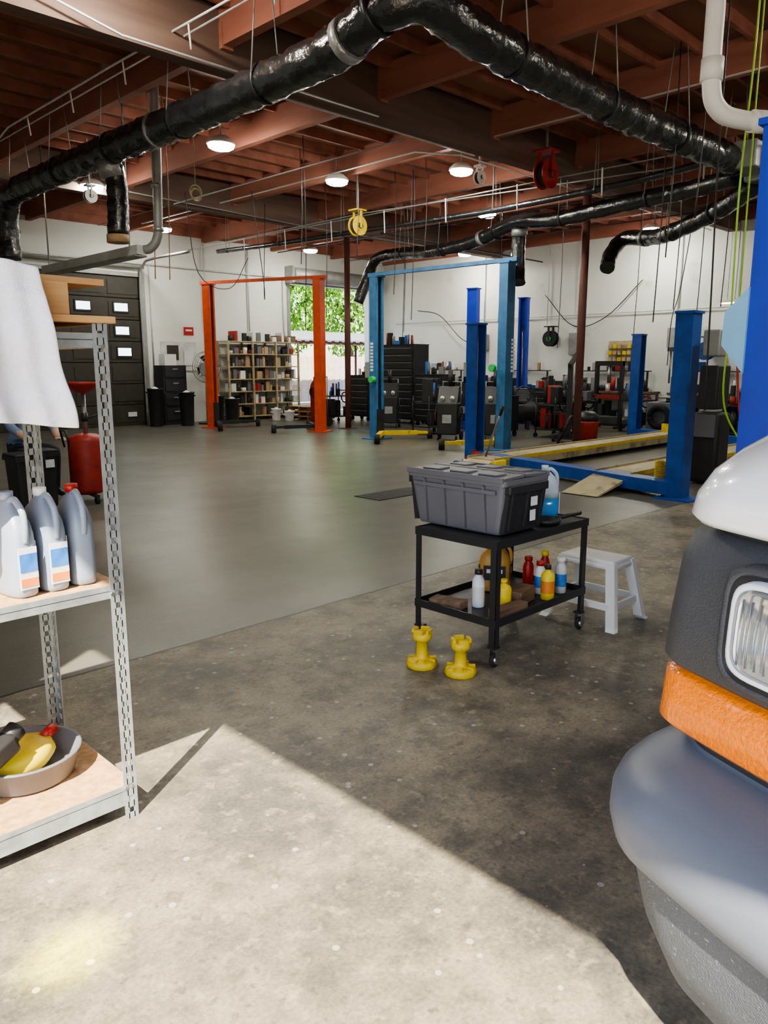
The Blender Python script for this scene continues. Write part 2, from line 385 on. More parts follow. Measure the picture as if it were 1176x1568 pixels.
b.cyl((5.9,2.58,3.75),(5.9,2.58,3.6),.078,'whitep'); b.cyl((6.2,2.39,3.36),(6.32,2.3,3.355),.078,'whitep'); b.cyl((7.1,1.77,3.34),(7.1,1.77,H),.01,'steel',seg=6); b.done()
# ------------------------------------------------------------------ lights
for (x,yy) in ((7.03,10.5),(6.86,14.5),(9.8,11.0),(10.8,8.94),(10.1,17.7),(14.2,11.0),(14.9,17.9),(18.6,15.2),(18.5,9.3),(3.5,6.8),(3.4,-1.5),(8.5,1.5),(14,2.5)):  # last four fixtures are out of view, added to brighten the interior
    b=B('led_ceiling_light'); z=4.86 if (x,yy)!=(3.5,6.8) else 5.2
    b.lathe((x,yy,z),[(.10,.12),(.14,.10),(.22,.03),(.22,.0),(.21,0)],'whitep',24,1,.9); b.lathe((x,yy,z-.07),[(.20,.075),(.195,.03),(.15,.006),(.01,0)],'led',24,1,.9)
    b.cyl((x,yy,z+.1),(x,yy,H-.02),.012,'steel',seg=6)
    b.done()
b=B('ceiling_conduit')
def c_(pts,r=.013,m='pipe'): b.tube(pts,r,m,6)
c_([(4.5,14.5,4.4),(4.5,12,4.9),(4.6,9,4.98),(4.65,5,4.98),(4.65,0,4.98)])
c_([(4.75,16,4.95),(4.75,5,4.98)],.01)
c_([(6.2,14,4.95),(6.2,8.2,4.95),(6.2,8.05,4.8),(10,8.02,4.8),(10,8.0,5.0),(10,1,5.0)])
c_([(9.7,18,4.97),(9.7,9,4.97),(9.7,8.05,4.75),(13,8.05,4.75),(19,8.05,4.75)])
c_([(11.4,19,4.6),(11.4,12,4.65),(12.0,5,4.55),(12,0,4.55)],.012,'greyp')
c_([(11.6,19,4.65),(11.6,5,4.65)],.012,'greyp')
c_([(6.5,14.5,4.9),(12,14.5,4.75),(19,14.5,4.75)],.012,'greyp')
c_([(12.9,13,4.55),(19.4,13,4.5)],.02,'blk'); c_([(12,3.5,4.35),(19.4,3.5,4.35)],.02,'blk')
c_([(2.9,10,4.97),(2.9,7.6,4.97),(4.0,7.6,4.75),(7.5,7.6,4.75)],.012)
c_([(13.8,18,4.7),(13.8,3,4.7)],.015,'blk'); c_([(16.4,18,4.7),(16.4,3,4.7)],.015,'blk'); c_([(8.6,18,4.8),(8.6,8.2,4.8)],.012,'greyp')
b.done()
b=B('hanging_cords')
def cord(pts,m='blk',r=.008): b.tube(smooth_path(pts,5),r,m,6)
for (x,yy,z,m) in ((5.9,10.2,2.8,'card'),(5.7,10.25,2.8,'card'),(8.7,10.6,2.2,'blk'),(9.2,11.3,3.4,'blk'),(11.5,11.2,3.0,'blk'),(11.7,10.9,2.5,'blk'),(15,6.5,2.3,'blk'),(12.5,5.8,2.5,'blk'),(16,10.2,2.0,'blk'),(13.4,10,2.5,'blk'),(10.3,11.0,3.6,'blk'),(10.6,5.2,2.2,'blk'),(9.4,4.5,2.9,'blk'),(8.8,3.9,3.2,'blk'),(11.3,10.2,3.6,'blk'),(10.9,12.6,2.6,'blk'),(12.6,12.0,2.2,'blk'),(14.0,13.3,2.4,'blk'),(13.9,5.6,2.6,'blk'),(16.6,8.6,2.2,'blk'),(16.8,12.2,2.4,'blk'),(9.9,3.6,2.4,'blk')):
    cord([(x,yy,H-.1),(x+.03,yy,(H+z)/2),(x,yy+.02,z)],m)
cord([(14,6.2,4.7),(14.2,6.5,3),(15,7,2.5),(16,7.5,1.6)]) ; cord([(8.2,13.5,4.8),(8.6,13.8,3.4),(9.6,14.2,3.2),(10.3,14.5,3.9)])
cord([(9.0,12.5,4.8),(9.3,12.6,3.2),(9.6,13.0,2.9),(9.9,13.4,3.3),(10.2,13.7,4.9)])
for k in range(8):
    cord([(11.4,5+k*1.6,4.62),(11.42,5+k*1.6,4.2)],'whitep',.012)
for k in range(6):
    cord([(4.62,6+k*1.4,4.98),(4.66,6.03+k*1.4,4.75)],'whitep',.010)
b.done()
b=B('lime_air_hose'); b.tube(smooth_path([(6.6,2.55,H),(6.6,2.56,4),(6.62,2.6,3),(6.6,2.58,2),(6.65,2.6,1.3),(6.9,2.5,.9)],8),.008,'lime',8); b.tube(smooth_path([(7.0,2.95,H),(7.0,2.95,3.5),(6.95,2.9,2.2),(7.0,2.9,1.2)],8),.008,'blk',8); b.tube(smooth_path([(7.2,2.75,H),(7.2,2.75,3.5),(7.2,2.75,2.0)],8),.007,'lime',8); b.done()
b=B('hoist_chain')
for k in range(70):
    z=H-.05-k*.045; b.torus((6.1,2.2,z),.018,.005,'card',axis='x' if k%2 else 'y',seg=8)
b.done()
def reel(name,c,m,ax='y',r=.22,hub='blk',hang=True):
    b=B(name); c=Vector(c); d=V(0,1,0) if ax=='y' else V(1,0,0); k_=r/.22
    b.cyl(c-d*.09*k_,c-d*.07*k_,r,m,seg=24); b.cyl(c+d*.07*k_,c+d*.09*k_,r,m,seg=24); b.cyl(c-d*.07*k_,c+d*.07*k_,r*.8,'blkm',seg=24); b.cyl(c-d*.12*k_,c+d*.12*k_,r*.3,hub,seg=16)
    for s_ in (-1,1): b.box(c+d*s_*.12*k_+V(0,0,.15*k_),(.06*k_,.02,.4*k_) if ax=='y' else (.02,.06*k_,.4*k_),m)
    b.box(c+V(0,0,.34*k_),(.3*k_,.3*k_,.03),m)
    if hang: b.box((c.x,c.y,(c.z+.35*k_+H-.145)/2),(.03,.03,H-.145-c.z-.35*k_),'greyp')
    b.done()
reel('hose_reel',(10.9,7.3,4.55),'red'); reel('hose_reel',(11.1,11.85,4.35),'yellow',hub='blk',r=.19); reel('cord_reel',(10.5,8.3,4.6),'whitep',r=.11)
reel('cord_reel',(6.2,13.2,4.4),'whitep',r=.11)
b=B('coiled_cord'); b.torus((6.12,9.8,3.95),.09,.011,'tan','y'); b.torus((6.14,9.82,3.92),.08,.011,'tan','y'); b.cyl((6.12,9.8,4.04),(6.12,9.8,H),.007,'tan'); b.done()
# ------------------------------------------------------------------ lifts
def two_post(name,p1,p2,h,m,beam,mb=None):
    p1=Vector((*p1,0)); p2=Vector((*p2,0)); d=(p2-p1).normalized(); n=V(-d.y,d.x,0); rz=math.atan2(d.y,d.x)
    b=B(name); mb=mb or m
    for s_,p in ((1,p1),(-1,p2)):
        b.box(p+V(0,0,h/2),(.05,.25,h),m,rot=(0,0,rz))
        for q in (-1,1): b.box(p+n*q*.115+d*s_*.08+V(0,0,h/2),(.17,.022,h),m,rot=(0,0,rz))
        for q in (-1,1): b.box(p+n*q*.09+d*s_*.16+V(0,0,h/2),(.02,.06,h),m,rot=(0,0,rz))
        b.box(p+d*s_*.08+V(0,0,.012),(.45,.5,.024),m,rot=(0,0,rz)); b.box(p+d*s_*.08+V(0,0,h+.01),(.26,.28,.03),m,rot=(0,0,rz))
        b.cyl(p+d*s_*.08+V(0,0,.1),p+d*s_*.08+V(0,0,h*.8),.03,'steel')
        b.box(p+d*s_*.13+V(0,0,.35),(.14,.2,.6),'blk',rot=(0,0,rz))
        for q in (-1,1):
            a=rz+ (0 if s_>0 else pi)+q*.9; dd=V(math.cos(a),math.sin(a),0); st=p+d*s_*.22+V(0,0,.14)
            b.box(st+dd*.40,(.8,.10,.09),mb,rot=(0,0,a)); b.box(st+dd*.9,(.4,.07,.06),mb,rot=(0,0,a)); b.cyl(st+dd*1.08-V(0,0,.13),st+dd*1.08+V(0,0,.06),.06,'rubber')
    if beam: b.box((p1+p2)/2+V(0,0,h+.055),((p2-p1).length+.3,.10,.07),m,rot=(0,0,rz))
    b.box(p1-d*.1+V(0,0,1.5),(.18,.22,.35),'greyp',rot=(0,0,rz),bev=.02)
    return b
b=two_post('two_post_lift',(11.1,17.5),(12.3,14.4),3.60,'orange',True,'blk'); b.done()
b=two_post('two_post_lift',(11.95,12.25),(12.05,8.75),3.45,'blueL',True,'yellow'); b.cyl((11.8,8.9,1.55),(11.72,8.9,1.55),.07,'green'); b.cyl((11.8,12.1,1.3),(11.68,12.1,1.3),.07,'green')
for k in range(9): b.box((12.0,8.615,1.5+k*.07),(.10,.004,.045),'lab')
for k in range(9): b.box((11.822,12.20,1.5+k*.07),(.004,.09,.045),'lab')
b.done()
b=two_post('two_post_lift',(15.0,12.0),(18.2,12.7),3.4,'blue2',False); b.done()
b=B('four_post_lift')
posts=((10.15,8.1,2.25),(9.1,3.95,2.2),(16.2,8.35,2.25),(15.6,4.2,2.25))
for (x,yy,h) in posts:
    s_=-1 if yy>6 else 1
    b.box((x,yy,h/2),(.24,.04,h),'blue'); b.box((x-.11,yy+s_*.09,h/2),(.03,.2,h),'blue'); b.box((x+.11,yy+s_*.09,h/2),(.03,.2,h),'blue'); b.box((x,yy+s_*.05,.01),(.45,.45,.02),'blue'); b.box((x,yy+s_*.08,h+.01),(.28,.24,.03),'blue')
    b.cyl((x,yy+s_*.1,.1),(x,yy+s_*.1,h),.02,'steel')
b.box((9.55,6.0,.13),(.26,4.0,.16),'blue',rot=(0,0,-.25)); b.box((15.9,6.3,.13),(.2,4.1,.16),'blue',rot=(0,0,-.14))
for yy in (7.2,5.0):
    b.box((12.6,yy,.19),(6.6,.5,.03),'tan'); b.box((12.6,yy+.26,.15),(6.6,.03,.16),'tan'); b.box((12.6,yy-.26,.15),(6.6,.03,.16),'tan')
    b.box((12.6,yy+.277,.20),(6.6,.004,.05),'yellow'); b.box((12.6,yy-.277,.20),(6.6,.004,.05),'yellow')
    b.prism([(9.3,yy-.25,.19),(8.45,yy-.25,.01),(8.5,yy-.25,.0),(9.35,yy-.25,.15)],(0,.5,0),'tan')
    b.box((15.85,yy,.28),(.04,.5,.2),'yellow')
b.box((9.1,3.68,1.35),(.35,.22,.5),'blk',bev=.02); b.box((9.1,3.7,1.85),(.25,.2,.3),'greyp',bev=.02)
for k in range(14): b.torus((9.3,4.35,.12+k*.022),.07,.008,'yellow',seg=14)
b.done()
b=B('blue_lift_post',(4.185,1.475,0),-.0)
b.box((0,0,1.36),(.28,.05,2.72),'blue2'); b.box((-.13,-.13,1.36),(.03,.26,2.72),'blue2'); b.box((.13,-.13,1.36),(.03,.26,2.72),'blue2'); b.box((0,-.1,.012),(.5,.5,.024),'blue2'); b.box((0,-.12,2.73),(.34,.32,.03),'blue2')
b.cyl((0,-.1,.02),(0,-.1,2.6),.03,'steel')
b.prism([(-.16,.02,1.98),(-.16,.13,1.86),(-.16,.135,1.70),(-.16,.02,1.56)],(.12,0,0),'lblue')
b.done()
# ------------------------------------------------------------------ van
def van():
    x0=1.22; yR=.745; Wd=2.0; L=4.9; BOW=.15
    b=B('white_van')
    def outline(df,ds,Rc=.30,n=12,back=L):
        pts=[]; yr=yR-ds; yl=yR-Wd+ds; xf=x0+df
        for x in (back,3.6,2.6,1.8,1.2,.8): pts.append([x0+x,yr])
        for k in range(n+1):
            t=(k/n)*pi/2; pts.append([xf+Rc-Rc*math.sin(t),yr-Rc+Rc*math.cos(t)])
        m=18; ya,yb=yr-Rc,yl+Rc
        for k in range(1,m): pts.append([xf,ya+(yb-ya)*k/m])
        for k in range(n+1):
            t=(k/n)*pi/2; pts.append([xf+Rc-Rc*math.cos(t),yl+Rc-Rc*math.sin(t)])
        for x in (.8,1.2,1.8,2.6,3.6,back): pts.append([x0+x,yl])
        yc=yR-Wd/2
        for p in pts:
            if p[0]<x0+.95:
                w=1-max(0,(p[0]-x0-.35)/.6) if p[0]>x0+.35 else 1
                p[0]+=BOW*((p[1]-yc)/(Wd/2))**2*w
        return pts
    layers=[(.25,.23,.12,.18),(.28,.17,.075,.18),(.34,.12,.05,.18),(.46,.065,.025,.18),(.614,.025,.008,.18),(.622,.022,.006,.18),(.624,.045,.03,.18),(.634,.045,.03,.18),(.636,.005,-.010,.18),(.648,-.012,-.016,.18),(.69,-.022,-.022,.18),(.735,-.020,-.020,.18),(.765,-.006,-.012,.18),(.79,.022,.006,.18),(.81,.06,.03,.17),(.825,.105,.057,.15),(.84,.155,.077,.12),
      (.842,.17,.087,.10),(.866,.17,.087,.10),(.868,.145,.045,.07),(.880,.133,.035,.07),(.975,.147,.037,.07),(.986,.157,.05,.07),
      (.988,.170,.06,.07),(.998,.170,.06,.07),(1.0,.148,.042,.07),(1.012,.138,.035,.07),(1.10,.146,.034,.08),(1.22,.162,.038,.09),(1.265,.178,.048,.10),(1.275,.21,.08,.11),(1.290,.21,.08,.11),
      (1.292,.175,.044,.12),(1.305,.165,.034,.12),(1.345,.168,.034,.14),(1.39,.19,.048,.16),(1.43,.235,.07,.19),(1.47,.31,.105,.22),(1.50,.41,.15,.25),(1.52,.53,.21,.28),(1.54,.72,.3,.3)]
    rings=[[V(p[0],p[1],z) for p in outline(df,ds,rc)] for z,df,ds,rc in layers]
    def fm(i,c):
        if i<0: return 'blkm'
        z=layers[i][0]; side=c.x>x0+.72
        pc=abs(c.y-(yR-Wd/2))
        if z<.6215: return 'bump_t' if c.x<x0+1.0 else 'hood'
        if .6215<z<.635: return 'blkm'
        if z<.841: return 'bump_g' if c.x<x0+1.0 else 'hood'
        if z>=1.291: return 'hood'
        if 1.274<z<1.292: return 'blkm'
        if side: return 'hood'
        if .841<z<.867: return 'blkm'
        if .867<z<.987: return 'amber' if pc>.36 else 'bezel'
        if .987<z<.999: return 'blkm'
        return 'bezel'
    b.loft(rings,'hood',caps=True,closed=True,fm=fm)
    yc=yR-Wd/2
    def cr(xa,xb,w,z): return [V(x0+xb,yc+w,z),V(x0+xa+.1,yc+w,z),V(x0+xa,yc+w*.8,z),V(x0+xa-.05,yc,z),V(x0+xa,yc-w*.8,z),V(x0+xa+.1,yc-w,z),V(x0+xb,yc-w,z)]
    b.loft([cr(.95,L,.88,1.40),cr(1.02,L,.88,1.56)],'hood',smooth=False)
    b.loft([cr(1.02,L,.88,1.56),cr(1.7,L,.80,2.2)],'dglass',smooth=False)
    b.loft([cr(1.68,L,.81,2.2),cr(1.85,L,.76,2.32),cr(2.05,L-.1,.6,2.37)],'hood',smooth=False)
    for xx in (1.35,2.2,3.2,4.2):
        for s_ in (-1,1): b.prism([(x0+xx,yc+s_*.885,1.56),(x0+xx+.1,yc+s_*.885,1.56),(x0+xx+.1+.25*(xx<1.5),yc+s_*.80,2.2),(x0+xx+.25*(xx<1.5),yc+s_*.80,2.2)],(0,s_*.015,0),'hood')
    for xx in (1.02,3.9):
        for s_ in (-1,1):
            yy=yc+s_*.86
            b.torus((x0+xx,yy,.345),.25,.10,'rubber','y',32); b.cyl((x0+xx,yy-.08,.345),(x0+xx,yy+.08,.345),.2,'steel',seg=24); b.cyl((x0+xx,yy-.13,.345),(x0+xx,yy+.13,.345),.06,'blk')
            for k in range(5):
                a=k*2*pi/5; b.cyl((x0+xx+math.cos(a)*.13,yy-.1,.345+math.sin(a)*.13),(x0+xx+math.cos(a)*.13,yy+.1,.345+math.sin(a)*.13),.03,'blk',seg=8)
    b.box((x0+2.4,yc,.34),(4.2,1.3,.14),'blkm')
    for k in range(6): b.box((x0+.143+.004*k,yc,1.03+k*.038),(.05,.9,.018),'blk')
    b.box((x0+.04,yc,.45),(.1,1.0,.16),'blkm')
    for s_ in (1,-1):
        yo=.645
        sl=2*BOW*yo; ang=math.atan(sl)
        nrm=V(-math.cos(ang),s_*math.sin(ang),.06).normalized()
        lat=V(0,0,1).cross(nrm).normalized(); up=nrm.cross(lat)
        c=V(x0+.148+BOW*yo*yo,yc+s_*yo,1.135)
        def rr(w,h,off,n=36,e=5):
            out=[]
            for k in range(n):
                t=2*pi*k/n; cc,ss=math.cos(t),math.sin(t)
                out.append(c+nrm*off+lat*(math.copysign(abs(cc)**(2/e),cc)*w)+up*(math.copysign(abs(ss)**(2/e),ss)*h))
            return out
        b.loft([rr(.150,.120,-.02),rr(.144,.115,.014),rr(.134,.107,.022),rr(.128,.103,.018)],'bezel',caps=False)
        b.loft([rr(.128,.103,.018),rr(.121,.097,.004),rr(.117,.093,.006)],'blk',caps=False)
        b.loft([rr(.117,.093,.006),rr(.114,.090,.026),rr(.107,.084,.030),rr(.102,.079,.026)],'lab',caps=False)
        b.loft([rr(.102,.079,.026),rr(.08,.06,.006),rr(.03,.025,.002)],'chrome',caps=True)
        b.loft([rr(.102,.079,.030),rr(.09,.07,.036),rr(.05,.04,.042),rr(.01,.01,.043)],'glass',caps=True)
        for k in range(-4,5): 
            b.cyl(c+nrm*.039+lat*(k*.019)-up*.06,c+nrm*.039+lat*(k*.019)+up*.06,.0025,'glass',seg=6)
        b.cyl(c+nrm*.005,c+nrm*.025,.02,'lab',seg=12)
    o=b.done()
    th=math.radians(-10); C=Vector((x0+BOW,.745,0)); Rm=Matrix.Rotation(th,4,'Z')
    o.matrix_world=Matrix.Translation(C)@Rm@Matrix.Translation(-C)
    return o
van()
# ------------------------------------------------------------------ shelf rack
b=B('slotted_angle_shelving')
def slot_post(x,y,fx,fy,h):
    t=.003;w=.045
    for (ax,sg) in (('x',fx),('y',fy)):
        for off in (.006,w-.006):
            c=(x+sg*off,y,h/2) if ax=='x' else (x,y+sg*off,h/2)
            d=(.016,t,h) if ax=='x' else (t,.016,h)
            b.box(c,d,'galv')
        n=int(h/.045)
        for k in range(n+1):
            z=min(h-.01,k*.045+.01)
            c=(x+sg*w/2,y,z) if ax=='x' else (x,y+sg*w/2,z)
            d=(.024,t,.024) if ax=='x' else (t,.024,.024)
            b.box(c,d,'galv')
xa,xb,ya,yb=-.10,1.16,2.42,3.08
for (x,y,fx,fy) in ((xb,ya,-1,1),(xb,yb,-1,-1),(xa,ya,1,1),(xa,yb,1,-1)): slot_post(x,y,fx,fy,1.73)
for z,m in ((.13,'osb'),(.87,'osb'),(1.70,'wood')):
    b.box(((xa+xb)/2,(ya+yb)/2,z-.008),(xb-xa-.01,yb-ya-.01,.018),m)
    hgt=.045 if z>.2 else .075
    for yy in (ya,yb): b.box(((xa+xb)/2,yy+(.004 if yy==ya else -.004),z-hgt/2),(xb-xa-.02,.003,hgt),'galv'); b.box(((xa+xb)/2,yy+(.02 if yy==ya else -.02),z-.02),(xb-xa-.09,.035,.002),'galv')
    for xx in (xa,xb): b.box((xx+(.004 if xx==xa else -.004),(ya+yb)/2,z-hgt/2),(.003,yb-ya-.02,hgt),'galv')
for (x,z) in ((1.145,.12),(1.145,.84),(1.145,1.66),(1.12,.12),(1.12,.84)): b.cyl((x,ya-.004,z),(x,ya+.002,z),.007,'steel',seg=8)
b.done()
def jug(name,x,y,z,rz,m,cap,w=.058,d=.095,h=.27,label=True,fluid=None,dark=False):
    b=B(name,(x,y,z),rz)
    prof=[(.90,0),(.98,.008),(1,.03),(1,h*.55),(.98,h*.63),(.90,h*.72),(.70,h*.82),(.42,h*.90),(.26,h*.94),(.24,h*.97)]
    if fluid:
        b.lathe((0,0,0),[(r,zz) for r,zz in prof if zz<h*.4]+[(1,h*.4)],fluid,28,w,d,ex=3.2)
        b.lathe((0,0,0),[(1,h*.4)]+[(r,zz) for r,zz in prof if zz>h*.4],m,28,w,d,ex=3.2)
    else: b.lathe((0,0,0),prof,m,28,w,d,ex=3.2)
    b.cyl((0,0,h*.96),(0,0,h*1.04),.021,cap,seg=16)
    b.tube(smooth_path([(0,-.015,h*.93),(0,-d*.45,h*.97),(0,-d*.9,h*.86),(0,-d*1.0,h*.7),(0,-d*.93,h*.55)],6),.011,m,8)
    if label and not dark:
        b.box((w*1.0,0,h*.33),(.004,d*1.3,h*.42),'lab'); b.box((w*1.02,0,h*.40),(.004,d*1.2,h*.16),'labb')
        b.box((0,-d*1.0,h*.30),(w*1.3,.004,h*.42),'lab'); b.box((0,-d*1.02,h*.36),(w*1.2,.004,h*.18),'labb'); b.box((0,-d*1.02,h*.16),(w*1.2,.004,h*.08),'labo')
    if dark:
        for s_ in (-1,1): b.box((s_*w*1.01,0,h*.40),(.004,d*1.4,h*.3),'blk'); b.box((s_*w*1.04,0,h*.44),(.004,d*1.0,h*.08),'lab'); b.box((0,s_*d*1.01,h*.40),(w*1.4,.004,h*.3),'blk'); b.box((0,s_*d*1.03,h*.44),(w*1.0,.004,h*.08),'lab')
    b.done()
for (x,y,rz,cap,lb) in ((.858,2.565,.12,'jug',True),(.965,2.57,.05,'whitep',True),(1.072,2.575,-.10,'red',False)):
    jug('fluid_jug',x,y,.873,rz,'jug',cap,w=.046,d=.105,h=.32,label=lb)
b=B('lumber_board'); b.box((1.065,2.66,1.743),(.25,.50,.022),'wood',bev=.003); b.done()
b=B('lumber_block'); b.box((1.015,2.60,1.805),(.09,.30,.10),'wood',bev=.004); b.box((1.075,2.66,1.866),(.22,.34,.02),'wood',rot=(0,0,.1)); b.done()
b=B('cardboard_box'); b.box((.60,2.70,1.785),(.62,.46,.165),'card',bev=.003); b.box((.60,2.70,1.869),(.06,.46,.002),'tan'); b.done()
b=B('hanging_towel'); i=b.mi('towel'); nx,nv=70,80; g=[]
for u in range(nx+1):
    row=[]
    for v in range(nv+1):
        s_=u/nx; t=v/nv*1.0
        fold=.030*math.sin(s_*19+1.2*math.sin(s_*5))+.014*math.sin(s_*41+1)
        if t<.28:
            q=t/.28; x=.34+s_*.60; y=2.72-q*.31; z=1.900+.008*math.sin(s_*9+q*3)+.010*math.sin(s_*17)*q*q
        else:
            q=(t-.28)/.72; a=min(1,q*1.6)
            x=.34+s_*(.60+.050*q)+.012*math.sin(q*5+s_*3)*q; y=2.384-.03*min(1,q*6)-.010*q+fold*(.35+.65*a)+.010*math.sin(q*13+s_*6)
            z=1.900-.015*min(1,q*8)+.008*math.sin(s_*17)*(1-q)-q*(.455+.02*math.sin(s_*7+.5)+.03*(1-s_))
        row.append(b.bm.verts.new((x,y,z)))
    g.append(row)
for u in range(nx):
    for v in range(nv):
        f=b.bm.faces.new((g[u][v],g[u+1][v],g[u+1][v+1],g[u][v+1])); f.smooth=True; f.material_index=i
o=b.done(); sm=o.modifiers.new('thickness','SOLIDIFY'); sm.thickness=.009; sb=o.modifiers.new('sub','SUBSURF'); sb.levels=1; sb.render_levels=1
b=B('oil_drain_pan',(.90,2.745,.132)); b.lathe((0,0,0),[(.15,0),(.165,.01),(.185,.09),(.195,.095),(.195,.1),(.18,.1),(.16,.02),(.01,.015)],'tote',36,caps=True); b.done()
b=B('yellow_flexible_pouch',(.88,2.75,.165)); b.lathe((0,0,0),[(.05,0),(.12,.01),(.145,.04),(.13,.075),(.08,.09),(.01,.095)],'yel2',24,1,.75,rz=.5)
b.cyl((.1,.03,.07),(.15,.05,.09),.02,'red'); b.done()
b=B('black_inspection_light',(.74,2.62,.27)); b.box((0,0,.03),(.2,.09,.07),'blk',rot=(0,-.3,.4),bev=.015); b.cyl((.08,.04,.06),(.12,.06,.08),.035,'blk'); b.cyl((-.05,0,-.13),(-.05,0,.02),.02,'blk'); b.torus((-.05,-.04,.1),.04,.006,'whitep','y'); b.done()
# ------------------------------------------------------------------ cart with things
cx0,cx1,cy0,cy1=3.16,4.06,2.33,2.90
b=B('rolling_shop_cart')
for x in (cx0,cx1):
    for y in (cy0,cy1):
        sx=1 if x==cx0 else -1; sy=1 if y==cy0 else -1
        b.box((x+sx*.002,y+sy*.02,.40),(.004,.04,.57),'blk'); b.box((x+sx*.02,y+sy*.002,.40),(.04,.004,.57),'blk')
        b.box((x+sx*.02,y+sy*.02,.115),(.05,.05,.01),'blk')
        xc,yc=x+sx*.02,y+sy*.02
        for q in (-1,1): b.box((xc+.01,yc+q*.022,.075),(.035,.004,.08),'steel')
        b.torus((xc+.012,yc,.042),.03,.012,'rubber','y',16); b.cyl((xc+.012,yc-.022,.042),(xc+.012,yc+.022,.042),.022,'steel')
for z in (.69,.24):
    b.box(((cx0+cx1)/2,(cy0+cy1)/2,z),(cx1-cx0,cy1-cy0,.012),'blk')
    up=1 if z<.5 else -1
    for y in (cy0,cy1): b.box(((cx0+cx1)/2,y,z+up*.012),(cx1-cx0+.01,.006,.045),'blk')
    for x in (cx0,cx1): b.box((x,(cy0+cy1)/2,z+up*.012),(.006,cy1-cy0+.01,.045),'blk')
b.done()
def rbox_ring(cx,cy,hx,hy,z,r=.03,n=4):
    out=[]
    for (sx,sy,a0) in ((1,1,0),(-1,1,pi/2),(-1,-1,pi),(1,-1,3*pi/2)):
        for k in range(n+1):
            a=a0+k*pi/2/n; out.append(V(cx+sx*(hx-r)+r*math.cos(a),cy+sy*(hy-r)+r*math.sin(a),z))
    return out
b=B('storage_tote',(3.45,2.70,.7025))
b.loft([rbox_ring(0,0,.17,.29,0),rbox_ring(0,0,.175,.295,.01),rbox_ring(0,0,.20,.335,.27),rbox_ring(0,0,.215,.35,.272),rbox_ring(0,0,.215,.35,.30)],'tote',smooth=False)
for k in range(4):
    for s_ in (-1,1): b.box((s_*.196,-.21+k*.14,.14),(.02,.012,.25),'tote',rot=(0,s_*.09,0))
for s_ in (-1,1):
    b.box((s_*.205,0,.235),(.02,.58,.02),'tote')
    b.box((0,s_*.325,.14),(.34,.03,.26),'toted',rot=(-s_*.14,0,0)); b.box((0,s_*.345,.25),(.36,.04,.05),'toted',bev=.008)
    for q in (-.14,.0,.14): b.box((q,s_*.335,.13),(.012,.03,.2),'toted',rot=(-s_*.14,0,0))
b.box((.06,-.352,.17),(.06,.003,.05),'lab'); b.box((.06,-.345,.09),(.05,.003,.06),'lab')
for s_ in (-1,1):
    for k in range(7): b.box((s_*.02,-.28+k*.093,.310),(.07,.045,.014),'tote')
    b.box((s_*.11,0,.308),(.2,.66,.014),'tote',rot=(0,s_*.04,0)); b.box((s_*.215,0,.305),(.014,.68,.03),'tote',bev=.003)
    for k in range(3): b.box((s_*.12,-.2+k*.2,.318),(.1,.12,.012),'tote',bev=.004)
b.done()
jug('washer_fluid_jug',3.93,2.56,.698,.9,'clearp','whitep',w=.075,d=.08,h=.30,label=True,fluid='fluid')
b=B('frying_pan_tray'); b.lathe((3.76,2.43,.697),[(.07,0),(.085,.03),(.09,.03),(.08,.005),(.01,.004)],'blk',24); b.tube([(3.84,2.41,.72),(4.02,2.36,.735)],.012,'blk'); b.done()
b=B('yellow_spray_bottle',(3.76,2.80,.698)) ; b.lathe((0,0,0),[(.035,0),(.04,.01),(.04,.18),(.015,.24),(.012,.29)],'yel2',16); b.box((.03,0,.31),(.12,.03,.05),'yel2',bev=.01); b.cyl((-.02,0,.29),(-.05,0,.24),.006,'yel2'); b.done()
jug('antifreeze_jug',3.70,2.74,.247,.6,'goldj','blk',w=.065,d=.095,h=.30,dark=True)
def bottle(name,x,y,z,r,h,m,cap,lab=None,neck=.35):
    b=B(name,(x,y,z)); b.lathe((0,0,0),[(r*.9,0),(r,.006),(r,h*.68),(r*.85,h*.76),(r*neck,h*.84),(r*neck,h*.88)],m,20); b.cyl((0,0,h*.87),(0,0,h),r*neck*1.25,cap,seg=14)
    if lab: b.cyl((0,0,h*.2),(0,0,h*.55),r*1.02,lab,seg=20,caps=False)
    b.done()
bottle('brake_cleaner_can',3.36,2.60,.247,.036,.22,'lab','blk','pipe',.5)
bottle('yellow_oil_bottle',3.44,2.48,.247,.042,.17,'yel2','yel2')
bottle('yellow_oil_bottle',3.76,2.40,.247,.04,.21,'yel2','blk','labo')
bottle('spray_can',3.83,2.50,.247,.033,.20,'lab','red','labb',.6)
bottle('spray_can',3.93,2.42,.247,.035,.22,'pipe','whitep','labb',.6)
bottle('spray_can',3.88,2.62,.247,.033,.20,'red','red',None,.6)
bottle('spray_can',3.97,2.56,.247,.03,.23,'red','yel2',None,.6)
b=B('wood_block'); b.box((3.36,2.39,.275),(.26,.07,.055),'woodd',rot=(0,0,-.05),bev=.004); b.done()
b=B('wood_block'); b.box((3.60,2.48,.29),(.20,.10,.085),'woodd',rot=(0,0,.2),bev=.004); b.done()
b=B('wood_block'); b.box((3.24,2.72,.27),(.1,.2,.045),'woodd',rot=(0,0,.2),bev=.004); b.done()
b=B('white_step_stool',(4.34,2.42,0))
for sy in (-1,1):
    for sx in (-1,1):
        b.loft([[V(sx*(.20+a)+p*.022,sy*(.24+c)+q*.03,z) for p,q in ((-1,-1),(1,-1),(1,1),(-1,1))] for a,c,z in ((0,0,0),(-.02,-.01,.02),(-.09,-.07,.40))],'whitep',smooth=False)
    b.box((0,sy*.215,.14),(.34,.02,.04),'whitep')
for sx in (-1,1): b.box((sx*.175,0,.14),(.02,.40,.04),'whitep')
